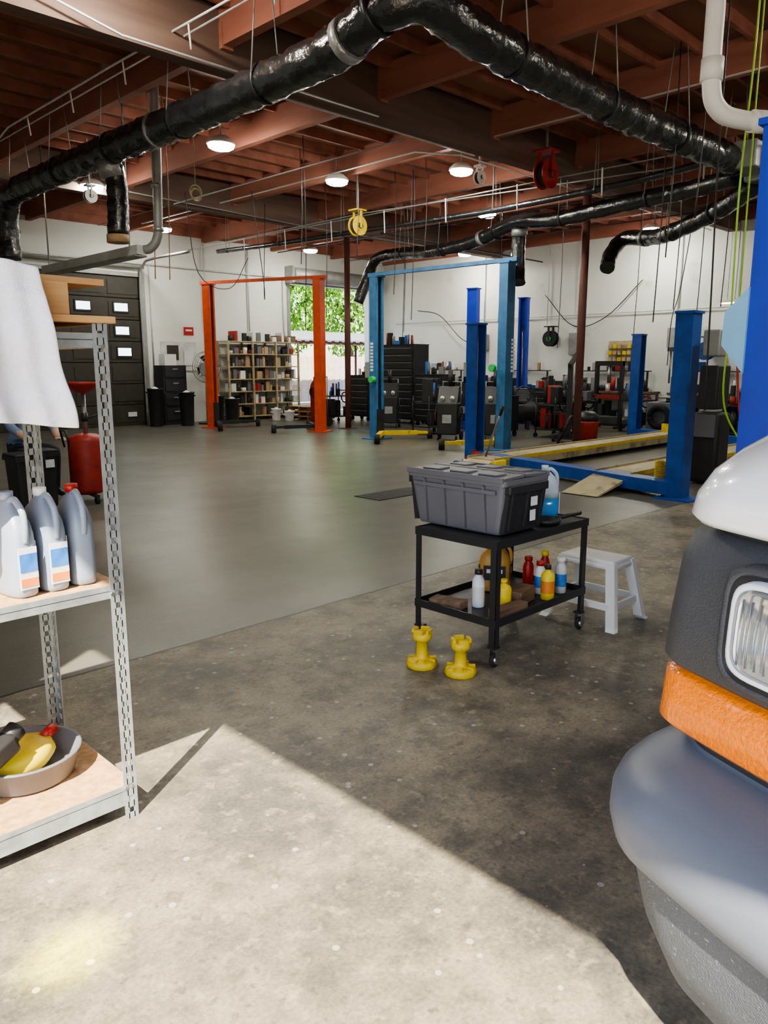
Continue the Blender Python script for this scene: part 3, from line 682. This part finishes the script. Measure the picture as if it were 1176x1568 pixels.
b.box((0,0,.40),(.24,.38,.03),'whitep',bev=.012); b.box((0,0,.375),(.26,.40,.03),'whitep',bev=.01)
b.done()
for (x,y,h) in ((2.93,2.64,.20),(2.99,2.42,.19)):
    b=B('yellow_jack_stand',(x,y,0),R.uniform(0,1))
    b.lathe((0,0,0),[(.080,0),(.085,.005),(.085,.03),(.075,.04),(.05,.045),(.036,.052),(.032,.06),(.032,h-.055),(.046,h-.05),(.052,h-.04),(.052,h-.01),(.035,h-.008),(.033,h-.03),(.002,h-.032)],'yellow',10,ex=2)
    for k in range(4): a=k*pi/2; b.box((math.cos(a)*.042,math.sin(a)*.042,h-.0),(.016,.05,.02),'yellow',rot=(0,0,a))
    for k in range(8): a=k*pi/4; b.box((math.cos(a)*.062,math.sin(a)*.062,.040),(.035,.008,.022),'yellow',rot=(0,0,a))
    b.done()
b=B('floor_drain_plate'); b.box((6.9,6.7,.004),(1.0,.45,.008),'blkm')
for k in range(12): b.box((6.48+k*.077,6.7,.009),(.01,.4,.004),'blk')
b.done()
# ------------------------------------------------------------------ left mid
b=B('waste_oil_drainer',(3.95,8.95,0))
for k in range(3):
    a=k*2*pi/3+.4; b.box((math.cos(a)*.14,math.sin(a)*.14,.09),(.3,.05,.03),'blk',rot=(0,0,a)); b.cyl((math.cos(a)*.27-.02,math.sin(a)*.27,.04),(math.cos(a)*.27+.02,math.sin(a)*.27,.04),.04,'rubber')
b.lathe((0,0,.1),[(.15,0),(.20,.02),(.21,.06),(.21,.62),(.20,.66),(.12,.70),(.05,.71)],'dred',28)
b.cyl((0,0,.75),(0,0,1.3),.025,'steel'); b.cyl((0,0,.95),(0,0,1.05),.04,'blk'); b.lathe((0,0,1.28),[(.04,0),(.1,.02),(.19,.10),(.2,.13),(.19,.13),(.09,.04),(.01,.03)],'dred',24)
b.tube(smooth_path([(.2,0,.5),(.3,.02,.8),(.2,.05,1.0),(.05,.03,.98)],6),.012,'blk'); b.tube([(-.2,0,.65),(-.24,0,.85),(-.24,.15,.85),(-.2,.15,.65)],.012,'blk')
b.done()
for (x,y) in ((3.15,8.75),(3.42,9.05)):
    b=B('black_storage_bin',(x,y,0)); b.loft([rbox_ring(0,0,.13,.16,0),rbox_ring(0,0,.15,.18,.58),rbox_ring(0,0,.17,.2,.58),rbox_ring(0,0,.17,.2,.63)],'blk',smooth=False); b.box((0,0,.64),(.32,.38,.03),'blk',bev=.01); b.box((.05,-.19,.5),(.1,.01,.09),'lab'); b.done()
def person():
    base=V(3.52,9.80,.10)
    me=bpy.data.meshes.new('pbody'); o=bpy.data.objects.new('pbody_tmp',me); scene.collection.objects.link(o)
    f=V(.2,-1,0).normalized(); l=V(-f.y,f.x,0)
    def P(a,bb,z): return base+f*a+l*bb+V(0,0,z)
    vs=[P(0,0,.50),P(.05,0,.68),P(.12,0,.90),P(.17,0,1.08),P(.21,0,1.17),P(.23,0,1.22)]; rad=[.155,.16,.185,.15,.06,.055]
    es=[(0,1),(1,2),(2,3),(3,4),(4,5)]
    for s_ in (-1,1):
        n=len(vs); vs+=[P(.17,s_*.20,1.06),P(.22,s_*.28,.80),P(.42,s_*.20,.66),P(.48,s_*.17,.645)]; rad+=[.085,.062,.045,.033]; es+=[(3,n),(n,n+1),(n+1,n+2),(n+2,n+3)]
        n=len(vs); vs+=[P(.03,s_*.11,.48),P(.42,s_*.17,.50),P(.40,s_*.17,.26),P(.38,s_*.17,.0),P(.50,s_*.18,-.05)]; rad+=[.10,.072,.058,.045,.04]; es+=[(0,n),(n,n+1),(n+1,n+2),(n+2,n+3),(n+3,n+4)]
    me.from_pydata([tuple(v) for v in vs],es,[]); me.update()
    o.modifiers.new('skin','SKIN'); sub=o.modifiers.new('s','SUBSURF'); sub.levels=2
    for i,r in enumerate(rad): me.skin_vertices[0].data[i].radius=(r,r)
    me.skin_vertices[0].data[0].use_root=True
    dg=bpy.context.evaluated_depsgraph_get(); m2=bpy.data.meshes.new_from_object(o.evaluated_get(dg)); bpy.data.objects.remove(o)
    b=B('seated_mechanic'); b.bm.from_mesh(m2)
    for fc in b.bm.faces:
        c=fc.calc_center_median()-base; a=c.dot(f); z=c.z
        fc.smooth=True
        if z<.02: m='blk'
        elif z>1.16: m='skin'
        elif z<.57 : m='pants'
        elif a>.36 and z<.75: m='skin'
        else: m='shirt'
        fc.material_index=b.mi(m)
    hc=P(.26,0,1.34)
    b.sph(hc,.1,'skin',(.82,.95,1.22),20); b.sph(hc-f*.015+V(0,0,.03),.104,'hair',(.84,.96,1.1),20)
    b.sph(hc+f*.06-V(0,0,.01),.07,'skin',(.9,.9,1.35)); b.cyl(hc+f*.11+V(0,0,.02),hc+f*.145-V(0,0,.025),.01,'skin',.017)
    for s_ in (-1,1):
        b.sph(hc+f*.118+l*s_*.033+V(0,0,.015),.012,'lab'); b.sph(hc+f*.128+l*s_*.033+V(0,0,.015),.006,'blk'); b.sph(hc+l*s_*.088,.02,'skin',(.5,.8,1.4))
        h=P(.50,s_*.165,.635); b.box(h+f*.03,(.07,.085,.028),'skin',rot=(0,0,math.atan2(f.y,f.x)),bev=.012)
        for k in range(4):
            st=h+f*.06+l*(-.03+k*.02); ln=(.075,.085,.08,.062)[k]
            b.tube([st,st+f*ln*.45+V(0,0,.005),st+f*ln*.8-V(0,0,.012),st+f*ln-V(0,0,.028)],[.009,.009,.008,.006],'skin',8)
        b.tube([h+f*.01-l*s_*.035,h+f*.04-l*s_*.06,h+f*.07-l*s_*.065],[.011,.01,.008],'skin',8)
    b.cyl(hc+f*.122-V(0,0,.06)-l*.025,hc+f*.122-V(0,0,.06)+l*.025,.005,'red')
    b.done()
    base=V(3.52,9.80,0)
    b=B('shop_stool'); b.cyl(base+V(0,0,.40),base+V(0,0,.44),.18,'blk',seg=24)
    b.cyl(base+V(0,0,.1),base+V(0,0,.40),.025,'steel')
    for k in range(5):
        a=k*2*pi/5; d=V(math.cos(a),math.sin(a),0); b.tube([base+V(0,0,.12),base+d*.24+V(0,0,.07)],.015,'steel',8); b.cyl(base+d*.24+V(0,0,0),base+d*.24+V(0,0,.06),.025,'rubber')
    b.done()
person()
# ------------------------------------------------------------------ back wall left items
b=B('stocked_storage_shelves')
x0,x1,y0,y1=12.75,15.3,W-.6,W-.05
for x in (x0,x0+.85,x0+1.7,x1):
    for y in (y0,y1): b.box((x,y,1.15),(.05,.05,2.3),'tan')
for k in range(7):
    z=.12+k*.36; b.box(((x0+x1)/2,(y0+y1)/2,z),(x1-x0,.55,.03),'tan')
    x=x0+.08
    while x<x1-.15:
        w=R.uniform(.06,.2); h=R.uniform(.1,.3)
        if R.random()<.92: 
            mm=R.choice(['lab','card','whitep','blk','tote','blk','dred','card','tote','pipe','woodd'])
            if R.random()<.3: b.cyl((x+w/2,y0+.12,z+.015),(x+w/2,y0+.12,z+.015+h*.8),w*.42,mm,seg=10)
            else: b.box((x+w/2,y0+.2,z+.015+h/2),(w*.92,.32,h),mm)
        x+=w+.01
b.done()
b=B('pedestal_fan',(11.75,18.7,0)); b.cyl((0,0,0),(0,0,.04),.25,'blk'); b.cyl((0,0,.04),(0,0,1.3),.025,'steel')
for r in (.12,.2,.28,.36,.42): b.torus((0,-.15,1.55),r,.008,'greyp','y'); 
b.torus((0,-.02,1.55),.42,.012,'greyp','y')
for k in range(16): a=k*pi/8; b.cyl((0,-.17,1.55),(math.cos(a)*.42,-.13,1.55+math.sin(a)*.42),.005,'greyp',seg=5)
for k in range(4):
    a=k*pi/2+.3; b.prism([(.04*math.cos(a),-.08,1.55+.04*math.sin(a)),(.34*math.cos(a-.3),-.1,1.55+.34*math.sin(a-.3)),(.35*math.cos(a+.35),-.06,1.55+.35*math.sin(a+.35))],(0,.006,0),'blk')
b.cyl((0,-.02,1.55),(0,.2,1.55),.1,'blk'); b.done()
b=B('fire_extinguisher_sign'); b.box((11.85,W-.01,2.55),(.3,.02,.22),'red'); b.box((11.85,W-.022,2.57),(.2,.006,.05),'lab'); b.done()
b=B('wall_notice_board'); b.box((11.5,W-.02,1.85),(1.1,.03,.8),'pipe'); b.box((11.3,W-.045,1.95),(.35,.02,.4),'doorp'); b.box((11.8,W-.045,1.8),(.3,.02,.4),'lab'); b.done()
def trash(name,x,y,m,r=.24,h=.8):
    b=B(name,(x,y,0)); b.lathe((0,0,0),[(r*.82,0),(r*.85,.02),(r,h-.04),(r*1.08,h-.03),(r*1.08,h),(r*.98,h),(r*.8,.05),(.01,.04)],m,22)
    for s_ in (-1,1): b.box((s_*r*1.1,0,h-.1),(.03,.12,.04),m)
    b.lathe((0,0,h-.1),[(r*.9,0),(r*.6,.08),(.02,.14)],'lab',12); b.done()
for (x,y,m,h) in ((11.0,18.5,'blk',.9),(12.4,19.2,'blk',.75),(10.3,18.9,'blk',1.0),(12.3,18.3,'blk',.7),(13.9,18.4,'whitep',.35),(14.0,17.9,'whitep',.3)): trash('trash_can',x,y,m,.2 if h>.4 else .14,h)
b=B('parts_cabinet'); b.box((11.0,19.3,.8),(.7,.5,1.6),'blk'); 
for k in range(4): b.box((11.0,19.04,.3+k*.38),(.6,.02,.3),'toted'); b.box((11.0,19.02,.36+k*.38),(.15,.02,.03),'greyp')
b.box((10.95,19.3,1.75),(.35,.3,.3),'whitep'); b.done()
b=B('wooden_pallet_stack')
for k in range(3):
    z=.02+k*.14
    for q in range(3): b.box((14.9,17.55+q*.4,z+.05),(1.0,.09,.09),'woodd')
    for q in range(6): b.box((14.45+q*.18,17.95,z+.105),(.13,.95,.02),'wood')
b.done()
# ------------------------------------------------------------------ right wall & mid clutter
def toolchest(name,x,y,rz,w,d,h,m,n=6,stuff=True):
    b=B(name,(x,y,0),rz)
    b.box((0,0,h/2+.06),(w,d,h-.12),m,bev=.01)
    for k in range(n):
        zz=.16+k*(h-.2)/n; hh=(h-.2)/n
        b.box((0,-d/2-.008,zz+hh/2-.02),(w*.94,.02,hh*.88),m,bev=.006); b.box((0,-d/2-.02,zz+hh*.72),(w*.85,.008,.008),'greyp')
    b.box((0,0,h+.01),(w+.02,d+.02,.02),'blkm')
    for sx in (-1,1):
        for sy in (-1,1): b.cyl((sx*w*.42-.02,sy*d*.38,.06),(sx*w*.42+.02,sy*d*.38,.06),.06,'rubber')
    if stuff:
        for k in range(9):
            ww=R.uniform(.05,.16); hh=R.uniform(.06,.35); mm=R.choice(['blk','dred','lab','tote','greyp','blkm','labb','blk'])
            px,py=R.uniform(-w*.4,w*.4),R.uniform(-d*.3,d*.3)
            if R.random()<.5: b.cyl((px,py,h+.02),(px,py,h+.02+hh),ww*.35,mm,seg=10)
            else: b.box((px,py,h+.02+hh/2),(ww,ww*.8,hh),mm,bev=.008)
    b.done()
rzr=-pi/2
toolchest('rolling_tool_chest',15.9,15.2,rzr,1.5,.6,2.15,'blk',10); toolchest('rolling_tool_chest',15.6,13.7,rzr,1.0,.5,1.35,'blk',7); toolchest('rolling_tool_chest',15.9,16.7,rzr,.8,.5,1.3,'blk',6)
toolchest('rolling_tool_chest',18.2,14.4,rzr,1.2,.5,1.1,'blk',6); toolchest('rolling_tool_chest',17.4,11.1,rzr,1.1,.5,1.0,'blk',5)
toolchest('rolling_tool_chest',14.6,10.8,rzr,.7,.5,.9,'blk',5)
def bench(name,x,y,w,seed):
    rr=random.Random(seed); b=B(name,(x,y,0))
    b.box((0,0,.9),(.7,w,.05),'woodd')
    for sx in (-1,1):
        for sy in (-1,1): b.box((sx*.3,sy*(w/2-.06),.44),(.06,.06,.88),'greyp')
    b.box((0,0,.25),(.6,w-.1,.03),'greyp')
    b.box((-.2,w*.2,.72),(.28,.7,.28),'blk')
    b.box((.2,0,1.45),(.25,w*.8,.025),'blk')
    for sy in (-1,1): b.box((.2,sy*w*.38,1.19),(.04,.04,.53),'blk')
    for k in range(int(w*16)):
        yy=rr.uniform(-w/2+.1,w/2-.1); ww=rr.uniform(.05,.22); hh=rr.uniform(.06,.4); q=rr.random(); z=.925 if q<.5 else (.265 if q<.75 else 1.463)
        mm=rr.choice(['blk','tote','dred','blk','card','labb','greyp','steel','blkm','blue','whitep','blk','blkm'])
        xx=rr.uniform(-.22,.15)
        if q>=.75: xx=.2; hh=min(hh,.22); yy*=.75
        if rr.random()<.45: b.cyl((xx,yy,z),(xx,yy,z+hh),ww*.35,mm,seg=12)
        else: b.box((xx,yy,z+hh/2),(ww,ww*rr.uniform(.6,1.3),hh),mm,rot=(0,0,rr.uniform(-.3,.3)),bev=.01)
    b.box((-.28,-w*.3,.98),(.2,.12,.12),'blue',bev=.01); b.box((-.42,-w*.3,1.02),(.06,.13,.1),'blue',bev=.01); b.cyl((-.55,-w*.3,.98),(-.3,-w*.3,.98),.015,'steel')
    b.done()
bench('workbench',19.2,16.9,2.6,1); bench('workbench',19.2,13.6,2.4,2); bench('workbench',19.2,10.6,2.6,3); bench('workbench',19.2,7.4,2.8,4); bench('workbench',19.2,4.2,2.6,5)
def junk(name,x,y,seed,ext=.5,n=10,hm=.9):
    rr=random.Random(seed); b=B(name,(x,y,0)); 
    for z in (.18,.75): b.box((0,0,z),(ext*1.6,ext*1.1,.03),'blk')
    for sx in (-1,1):
        for sy in (-1,1): b.cyl((sx*ext*.76,sy*ext*.5,.08),(sx*ext*.76,sy*ext*.5,.9),.015,'blk',seg=8); b.cyl((sx*ext*.76-.015,sy*ext*.5,.05),(sx*ext*.76+.015,sy*ext*.5,.05),.05,'rubber',seg=12)
    b.cyl((ext*.76,-ext*.5,.9),(ext*.76,ext*.5,.9),.015,'blk',seg=8)
    for k in range(n):
        lv=.195 if rr.random()<.5 else .765
        ww=rr.uniform(.06,.24); hh=rr.uniform(.1,.5 if lv<.5 else hm*.6); mm=rr.choice(['blk','toted','dred','blkm','greyp','tote','blue','blk','toted','blkm'])
        px,py=rr.uniform(-ext*.6,ext*.6),rr.uniform(-ext*.35,ext*.35)
        if rr.random()<.5: b.cyl((px,py,lv),(px,py,lv+hh),ww*.3,mm,seg=12)
        else: b.box((px,py,lv+hh/2),(ww,ww,hh),mm,bev=.015)
    b.torus((ext*.8,0,.7),.14,.02,rr.choice(['dred','blk']),'x',20)
    b.done()
for i_,(x,y) in enumerate(((17.3,16.3),(17.0,13.4),(16.6,9.9),(18.0,9.1),(17.2,6.4),(17.9,4.6),(14.6,16.6),(13.8,12.2),(15.2,9.7),(18.2,11.8))): junk('shop_supply_cart',x,y,20+i_,n=13)
def tires(x,y,n,seed):
    rr=random.Random(seed); b=B('tire_stack',(x,y,0))
    for k in range(n):
        b.lathe((rr.uniform(-.03,.03),rr.uniform(-.03,.03),k*.21),[(.2,.0),(.29,0),(.33,.04),(.33,.16),(.29,.2),(.2,.2),(.19,.15),(.19,.05)],'rubber',24,caps=False)
    b.done()
tires(18.2,7.1,4,1); tires(18.4,5.5,3,3)
b=B('engine_hoist',(14.9,9.05,0),.4)
b.box((0,-.3,.1),(1.4,.08,.08),'blk'); b.box((0,.3,.1),(1.4,.08,.08),'blk'); b.box((-.6,0,.1),(.1,.7,.1),'blk'); b.box((-.6,0,.85),(.1,.1,1.5),'blk'); b.box((-.1,0,1.75),(1.3,.08,.08),'blk',rot=(0,-.25,0)); b.cyl((-.5,0,.6),(-.1,0,1.6),.04,'greyp')
for x in (-.65,.65):
    for y in (-.3,.3): b.cyl((x,y-.02,.05),(x,y+.02,.05),.05,'rubber')
b.cyl((.5,0,1.6),(.5,0,1.35),.01,'steel'); b.done()
def fjack(x,y,rz,m='dred'):
    b=B('floor_jack',(x,y,0),rz)
    for s_ in (-1,1): b.prism([(-.35,s_*.12,.05),(.3,s_*.12,.05),(.3,s_*.12,.12),(-.1,s_*.12,.22),(-.35,s_*.12,.2)],(0,.02,0),m)
    for x_ in (-.3,.28): b.cyl((x_,-.16,.05),(x_,.18,.05),.05,'steel')
    b.box((0,0,.17),(.45,.1,.06),m,rot=(0,-.15,0)); b.cyl((.25,0,.2),(.25,0,.25),.05,'blk'); b.cyl((-.3,0,.18),(-.95,0,.95),.018,'steel'); b.cyl((-.9,0,.88),(-1.0,0,1.0),.024,'blk'); b.done()
fjack(9.75,7.6,1.0)
def fluid_machine(x,y,rz,m,h=1.15):
    b=B('fluid_exchange_machine',(x,y,0),rz)
    b.box((0,0,.12+h*.3),(.45,.40,h*.6),m,bev=.03); b.prism([(-.22,-.19,.12+h*.6),(.22,-.19,.12+h*.6),(.22,-.02,h),(-.22,-.02,h)],(0,.2,0),m)
    for q in (-.11,.11): b.cyl((q,-.205,.12+h*.66),(q,-.16,.12+h*.70),.045,'pipe',seg=16)
    b.box((0,-.205,.12+h*.3),(.2,.02,.18),'greyp'); b.tube([(-.2,.22,h*.5),(-.2,.26,h+.1),(.2,.26,h+.1),(.2,.22,h*.5)],.015,'steel',8)
    b.torus((-.26,0,h*.5),.15,.016,'blk','x'); b.torus((-.28,.02,h*.46),.13,.016,'dred','x'); b.torus((.26,0,h*.5),.14,.016,'blk','x')
    for sx in (-1,1):
        b.cyl((sx*.22,.15,.1),(sx*.27,.15,.1),.1,'rubber'); b.cyl((sx*.2-.015,-.15,.05),(sx*.2+.015,-.15,.05),.05,'rubber')
    b.cyl((0,.1,h),(0,.1,h+.35),.05,'blk',seg=14); b.done()
for a_ in ((13.55,10.15,-.9,'blk'),(12.9,10.9,-1.1,'blk'),(15.9,12.9,-.9,'blk'),(14.4,14.2,-.9,'blk')): fluid_machine(*a_)
b=B('air_compressor',(16.1,11.6,0),-.8); b.cyl((-.6,0,.45),(.6,0,.45),.25,'toted',seg=24); b.sph((-.6,0,.45),.25,'toted',(.5,1,1),20); b.sph((.6,0,.45),.25,'toted',(.5,1,1),20)
for sx in (-1,1):
    for sy in (-1,1): b.box((sx*.45,sy*.15,.12),(.06,.06,.24),'blk')
b.cyl((-.35,0,.82),(0,0,.82),.13,'blk',seg=18); b.box((.3,0,.85),(.26,.24,.32),'tote',bev=.03); b.box((-.1,0,.71),(1.0,.3,.03),'blk'); b.torus((.3,-.2,.88),.2,.02,'blk','y')
for k in range(5): b.box((.3,0,.82+k*.05),(.32,.28,.012),'steel')
b.done()
b=B('red_shop_vacuum',(13.95,8.15,0)); b.lathe((0,0,.08),[(.18,0),(.22,.03),(.24,.35),(.25,.38),(.25,.42)],'dred',24); b.lathe((0,0,.5),[(.25,0),(.24,.1),(.15,.18),(.02,.2)],'blk',24)
for k in range(4): a=k*pi/2; b.cyl((math.cos(a)*.2-.015,math.sin(a)*.2,.04),(math.cos(a)*.2+.015,math.sin(a)*.2,.04),.04,'rubber')
b.tube(smooth_path([(-.2,0,.4),(-.4,.1,.6),(-.5,.2,.3),(-.4,.4,.05),(-.1,.5,.04)],8),.03,'blk',8); b.done()
def tanks(x,y):
    b=B('welding_gas_cart',(x,y,0)); b.box((0,0,.08),(.35,.6,.04),'blk')
    for s_,m,h in ((-1,'blk',1.35),(1,'dred',1.1)):
        b.lathe((0,s_*.15,.1),[(.11,0),(.115,.02),(.115,h-.15),(.08,h-.05),(.03,h),(.03,h+.1)],m,18)
    b.cyl((.15,-.2,.1),(.15,-.2,1.3),.015,'steel'); b.cyl((.15,.2,.1),(.15,.2,1.3),.015,'steel'); b.cyl((.15,-.2,1.3),(.15,.2,1.3),.015,'steel')
    b.torus((-.16,0,.9),.15,.02,'dred','x'); b.torus((-.18,0,.9),.11,.02,'blk','x')
    for s_ in (-1,1): b.cyl((.1,s_*.3,.12),(.1,s_*.34,.12),.12,'rubber')
    b.done()
tanks(13.5,16.0); tanks(18.2,6.3)
def tirechanger(x,y):
    b=B('tire_changer',(x,y,0)); b.box((0,0,.4),(.6,.9,.75),'tote',bev=.03); b.cyl((0,0,.78),(0,0,.86),.12,'steel'); b.cyl((0,0,.86),(0,0,.9),.28,'steel',seg=24)
    b.box((.35,0,1.0),(.12,.14,2.0),'tote'); b.box((.05,0,1.95),(.7,.08,.08),'tote'); b.cyl((-.2,0,1.95),(-.2,0,1.2),.02,'steel'); b.torus((-.38,.1,.45),.22,.07,'rubber','x'); b.done()
tirechanger(17.2,7.9)
b=B('shop_press'); 
for s_ in (-1,1): b.box((18.3,10.1+s_*.35,.85),(.1,.08,1.7),'blk'); b.box((18.3,10.1+s_*.35,.03),(.5,.08,.06),'blk')
b.box((18.3,10.1,1.65),(.12,.78,.12),'blk'); b.box((18.3,10.1,.8),(.14,.7,.1),'dred'); b.cyl((18.3,10.1,1.15),(18.3,10.1,1.6),.05,'steel'); b.done()
def drum(x,y,m):
    b=B('oil_drum',(x,y,0)); b.lathe((0,0,0),[(.28,0),(.29,.01),(.28,.03),(.28,.28),(.295,.30),(.28,.32),(.28,.56),(.295,.58),(.28,.60),(.28,.86),(.29,.88),(.27,.87),(.01,.87)],m,28); b.cyl((.15,0,.87),(.15,0,1.25),.02,'steel'); b.done()
drum(16.9,5.2,'blk'); drum(18.3,3.3,'blue'); drum(10.0,2.9,'blk')
b=B('bench_light_fixture'); b.box((W-.5,6.6,3.1),(.1,2.4,.06),'whitep'); b.cyl((W-.5,5.45,3.06),(W-.5,7.75,3.06),.02,'tube')
for yy in (5.6,7.6): b.cyl((W-.5,yy,3.1),(W-.5,yy,H-.02),.006,'steel',seg=5)
b.done()
b=B('wall_electrical')
for (y,z,h,w,m) in ((15.2,2.3,.5,.35,'greyp'),(14.3,2.0,.35,.3,'pipe'),(11.9,2.2,.6,.4,'greyp'),(9.0,2.3,.5,.4,'greyp'),(6.0,2.0,.5,.35,'pipe'),(12.9,2.6,.25,.25,'whitep'),(5.2,2.4,.6,.5,'greyp'),(7.6,2.2,.3,.3,'blk')):
    b.box((W-.08,y,z),(.14,w,h),m,bev=.01); b.cyl((W-.05,y,z+h/2),(W-.05,y,H-.2),.016,'pipe',seg=8)
b.tube(smooth_path([(W-.06,18,3.4),(W-.1,17,3.2),(W-.1,16,2.4),(W-.1,15.2,2.3)],6),.012,'blk'); b.tube([(W-.05,19,3.0),(W-.05,3,3.0)],.014,'pipe',6)
b.tube(smooth_path([(W-.06,13,3.6),(W-.1,12,2.7),(W-.1,11,2.9),(W-.08,10,3.8)],6),.012,'blk')
b.done()
reel('wall_hose_reel',(W-.3,12.6,2.35),'blk','x',hub='green',hang=False); reel('wall_hose_reel',(W-.3,6.9,2.1),'blk','x',hub='red',hang=False); reel('wall_hose_reel',(W-.3,8.1,1.95),'blue','x',hub='blk',hang=False)
b=B('parts_bin_rack')
b.box((W-.1,10.4,1.95),(.04,.9,.6),'tan')
for k in range(3):
    for j in range(6): b.box((W-.18,10.05+j*.14,1.76+k*.17),(.12,.10,.10),'tan' if (k+j)%3 else 'yellow')
b.done()
b=B('wall_conduit_left')
for pts in ([(0,W-.05,3.95),(6.3,W-.05,4.25),(15.3,W-.05,4.25)],[(10.7,W-.05,4.25),(10.7,W-.05,1.5)],[(12.4,W-.05,5),(12.4,W-.05,2.6)],[(13.9,W-.05,5),(13.9,W-.05,2.6)],[(15.2,W-.05,4.25),(15.2,W-.05,2.4)]): b.tube(pts,.022,'pipe',8)
b.done()
b=B('red_air_hose'); b.tube(smooth_path([(9.0,3.4,1.6),(8.9,3.3,1.1),(9.0,3.2,.6),(9.3,3.2,.9),(9.5,3.2,1.5),(9.6,3.2,2.9)],8),.014,'dred',8); b.done()
b=B('tubular_jack_stand',(10.4,3.25,0)); b.lathe((0,0,0),[(.16,0),(.16,.02),(.03,.05),(.03,1.5),(.05,1.5),(.05,1.54)],'dred',12); b.done()
b=B('refrigerant_service_station',(10.6,4.3,0)); b.box((0,0,.5),(.4,.4,.95),'blk',bev=.05); b.box((-.21,0,.8),(.02,.3,.3),'tote'); b.lathe((0,0,.98),[(.12,0),(.14,.02),(.14,.28),(.1,.34),(.03,.36)],'pipe',20); b.done()
# ------------------------------------------------------------------ lighting
w=bpy.data.worlds.new('sky'); scene.world=w; w.use_nodes=True; nt=w.node_tree
sk=nt.nodes.new('ShaderNodeTexSky'); sk.sky_type='NISHITA'; sk.sun_disc=False; sk.sun_elevation=math.radians(48); sk.sun_rotation=math.radians(230)
nt.links.new(sk.outputs[0],nt.nodes['Background'].inputs[0]); nt.nodes['Background'].inputs[1].default_value=.42
sd=bpy.data.lights.new('sun','SUN'); sd.energy=18; sd.angle=.009; sd.color=(1,.90,.73); so=bpy.data.objects.new('sun',sd); scene.collection.objects.link(so)
dirv=V(.843,.537,-1.11).normalized(); so.rotation_euler=dirv.to_track_quat('-Z','Y').to_euler(); so.location=(-6,-4,9)
sp=bpy.data.lights.new('yellow_glint_spot','SPOT'); sp.energy=4500; sp.color=(1,.90,.03); sp.spot_size=.085; sp.spot_blend=1; sp.shadow_soft_size=.05  # added lamp, imitates a patch of sunlight reflected onto the floor
spo=bpy.data.objects.new('yellow_glint_spot',sp); scene.collection.objects.link(spo); spo.location=(-1.1,1.2,2.6)
tgt=V(.70,1.935,0); spo.rotation_euler=(tgt-Vector(spo.location)).to_track_quat('-Z','Y').to_euler()
cd=bpy.data.cameras.new('cam'); cam=bpy.data.objects.new('cam',cd); scene.collection.objects.link(cam); scene.camera=cam
cd.sensor_fit='HORIZONTAL'; cd.sensor_width=36; cd.lens=36*1177/1176; cd.clip_start=.05
P_=math.radians(10.8); look=V(math.cos(P_)/math.sqrt(2),math.cos(P_)/math.sqrt(2),-math.sin(P_))
cam.location=(0,0,1.6); cam.rotation_euler=look.to_track_quat('-Z','Y').to_euler()
scene.view_settings.view_transform='AgX'
scene.view_settings.look='AgX - Medium High Contrast'
scene.view_settings.exposure=0.4
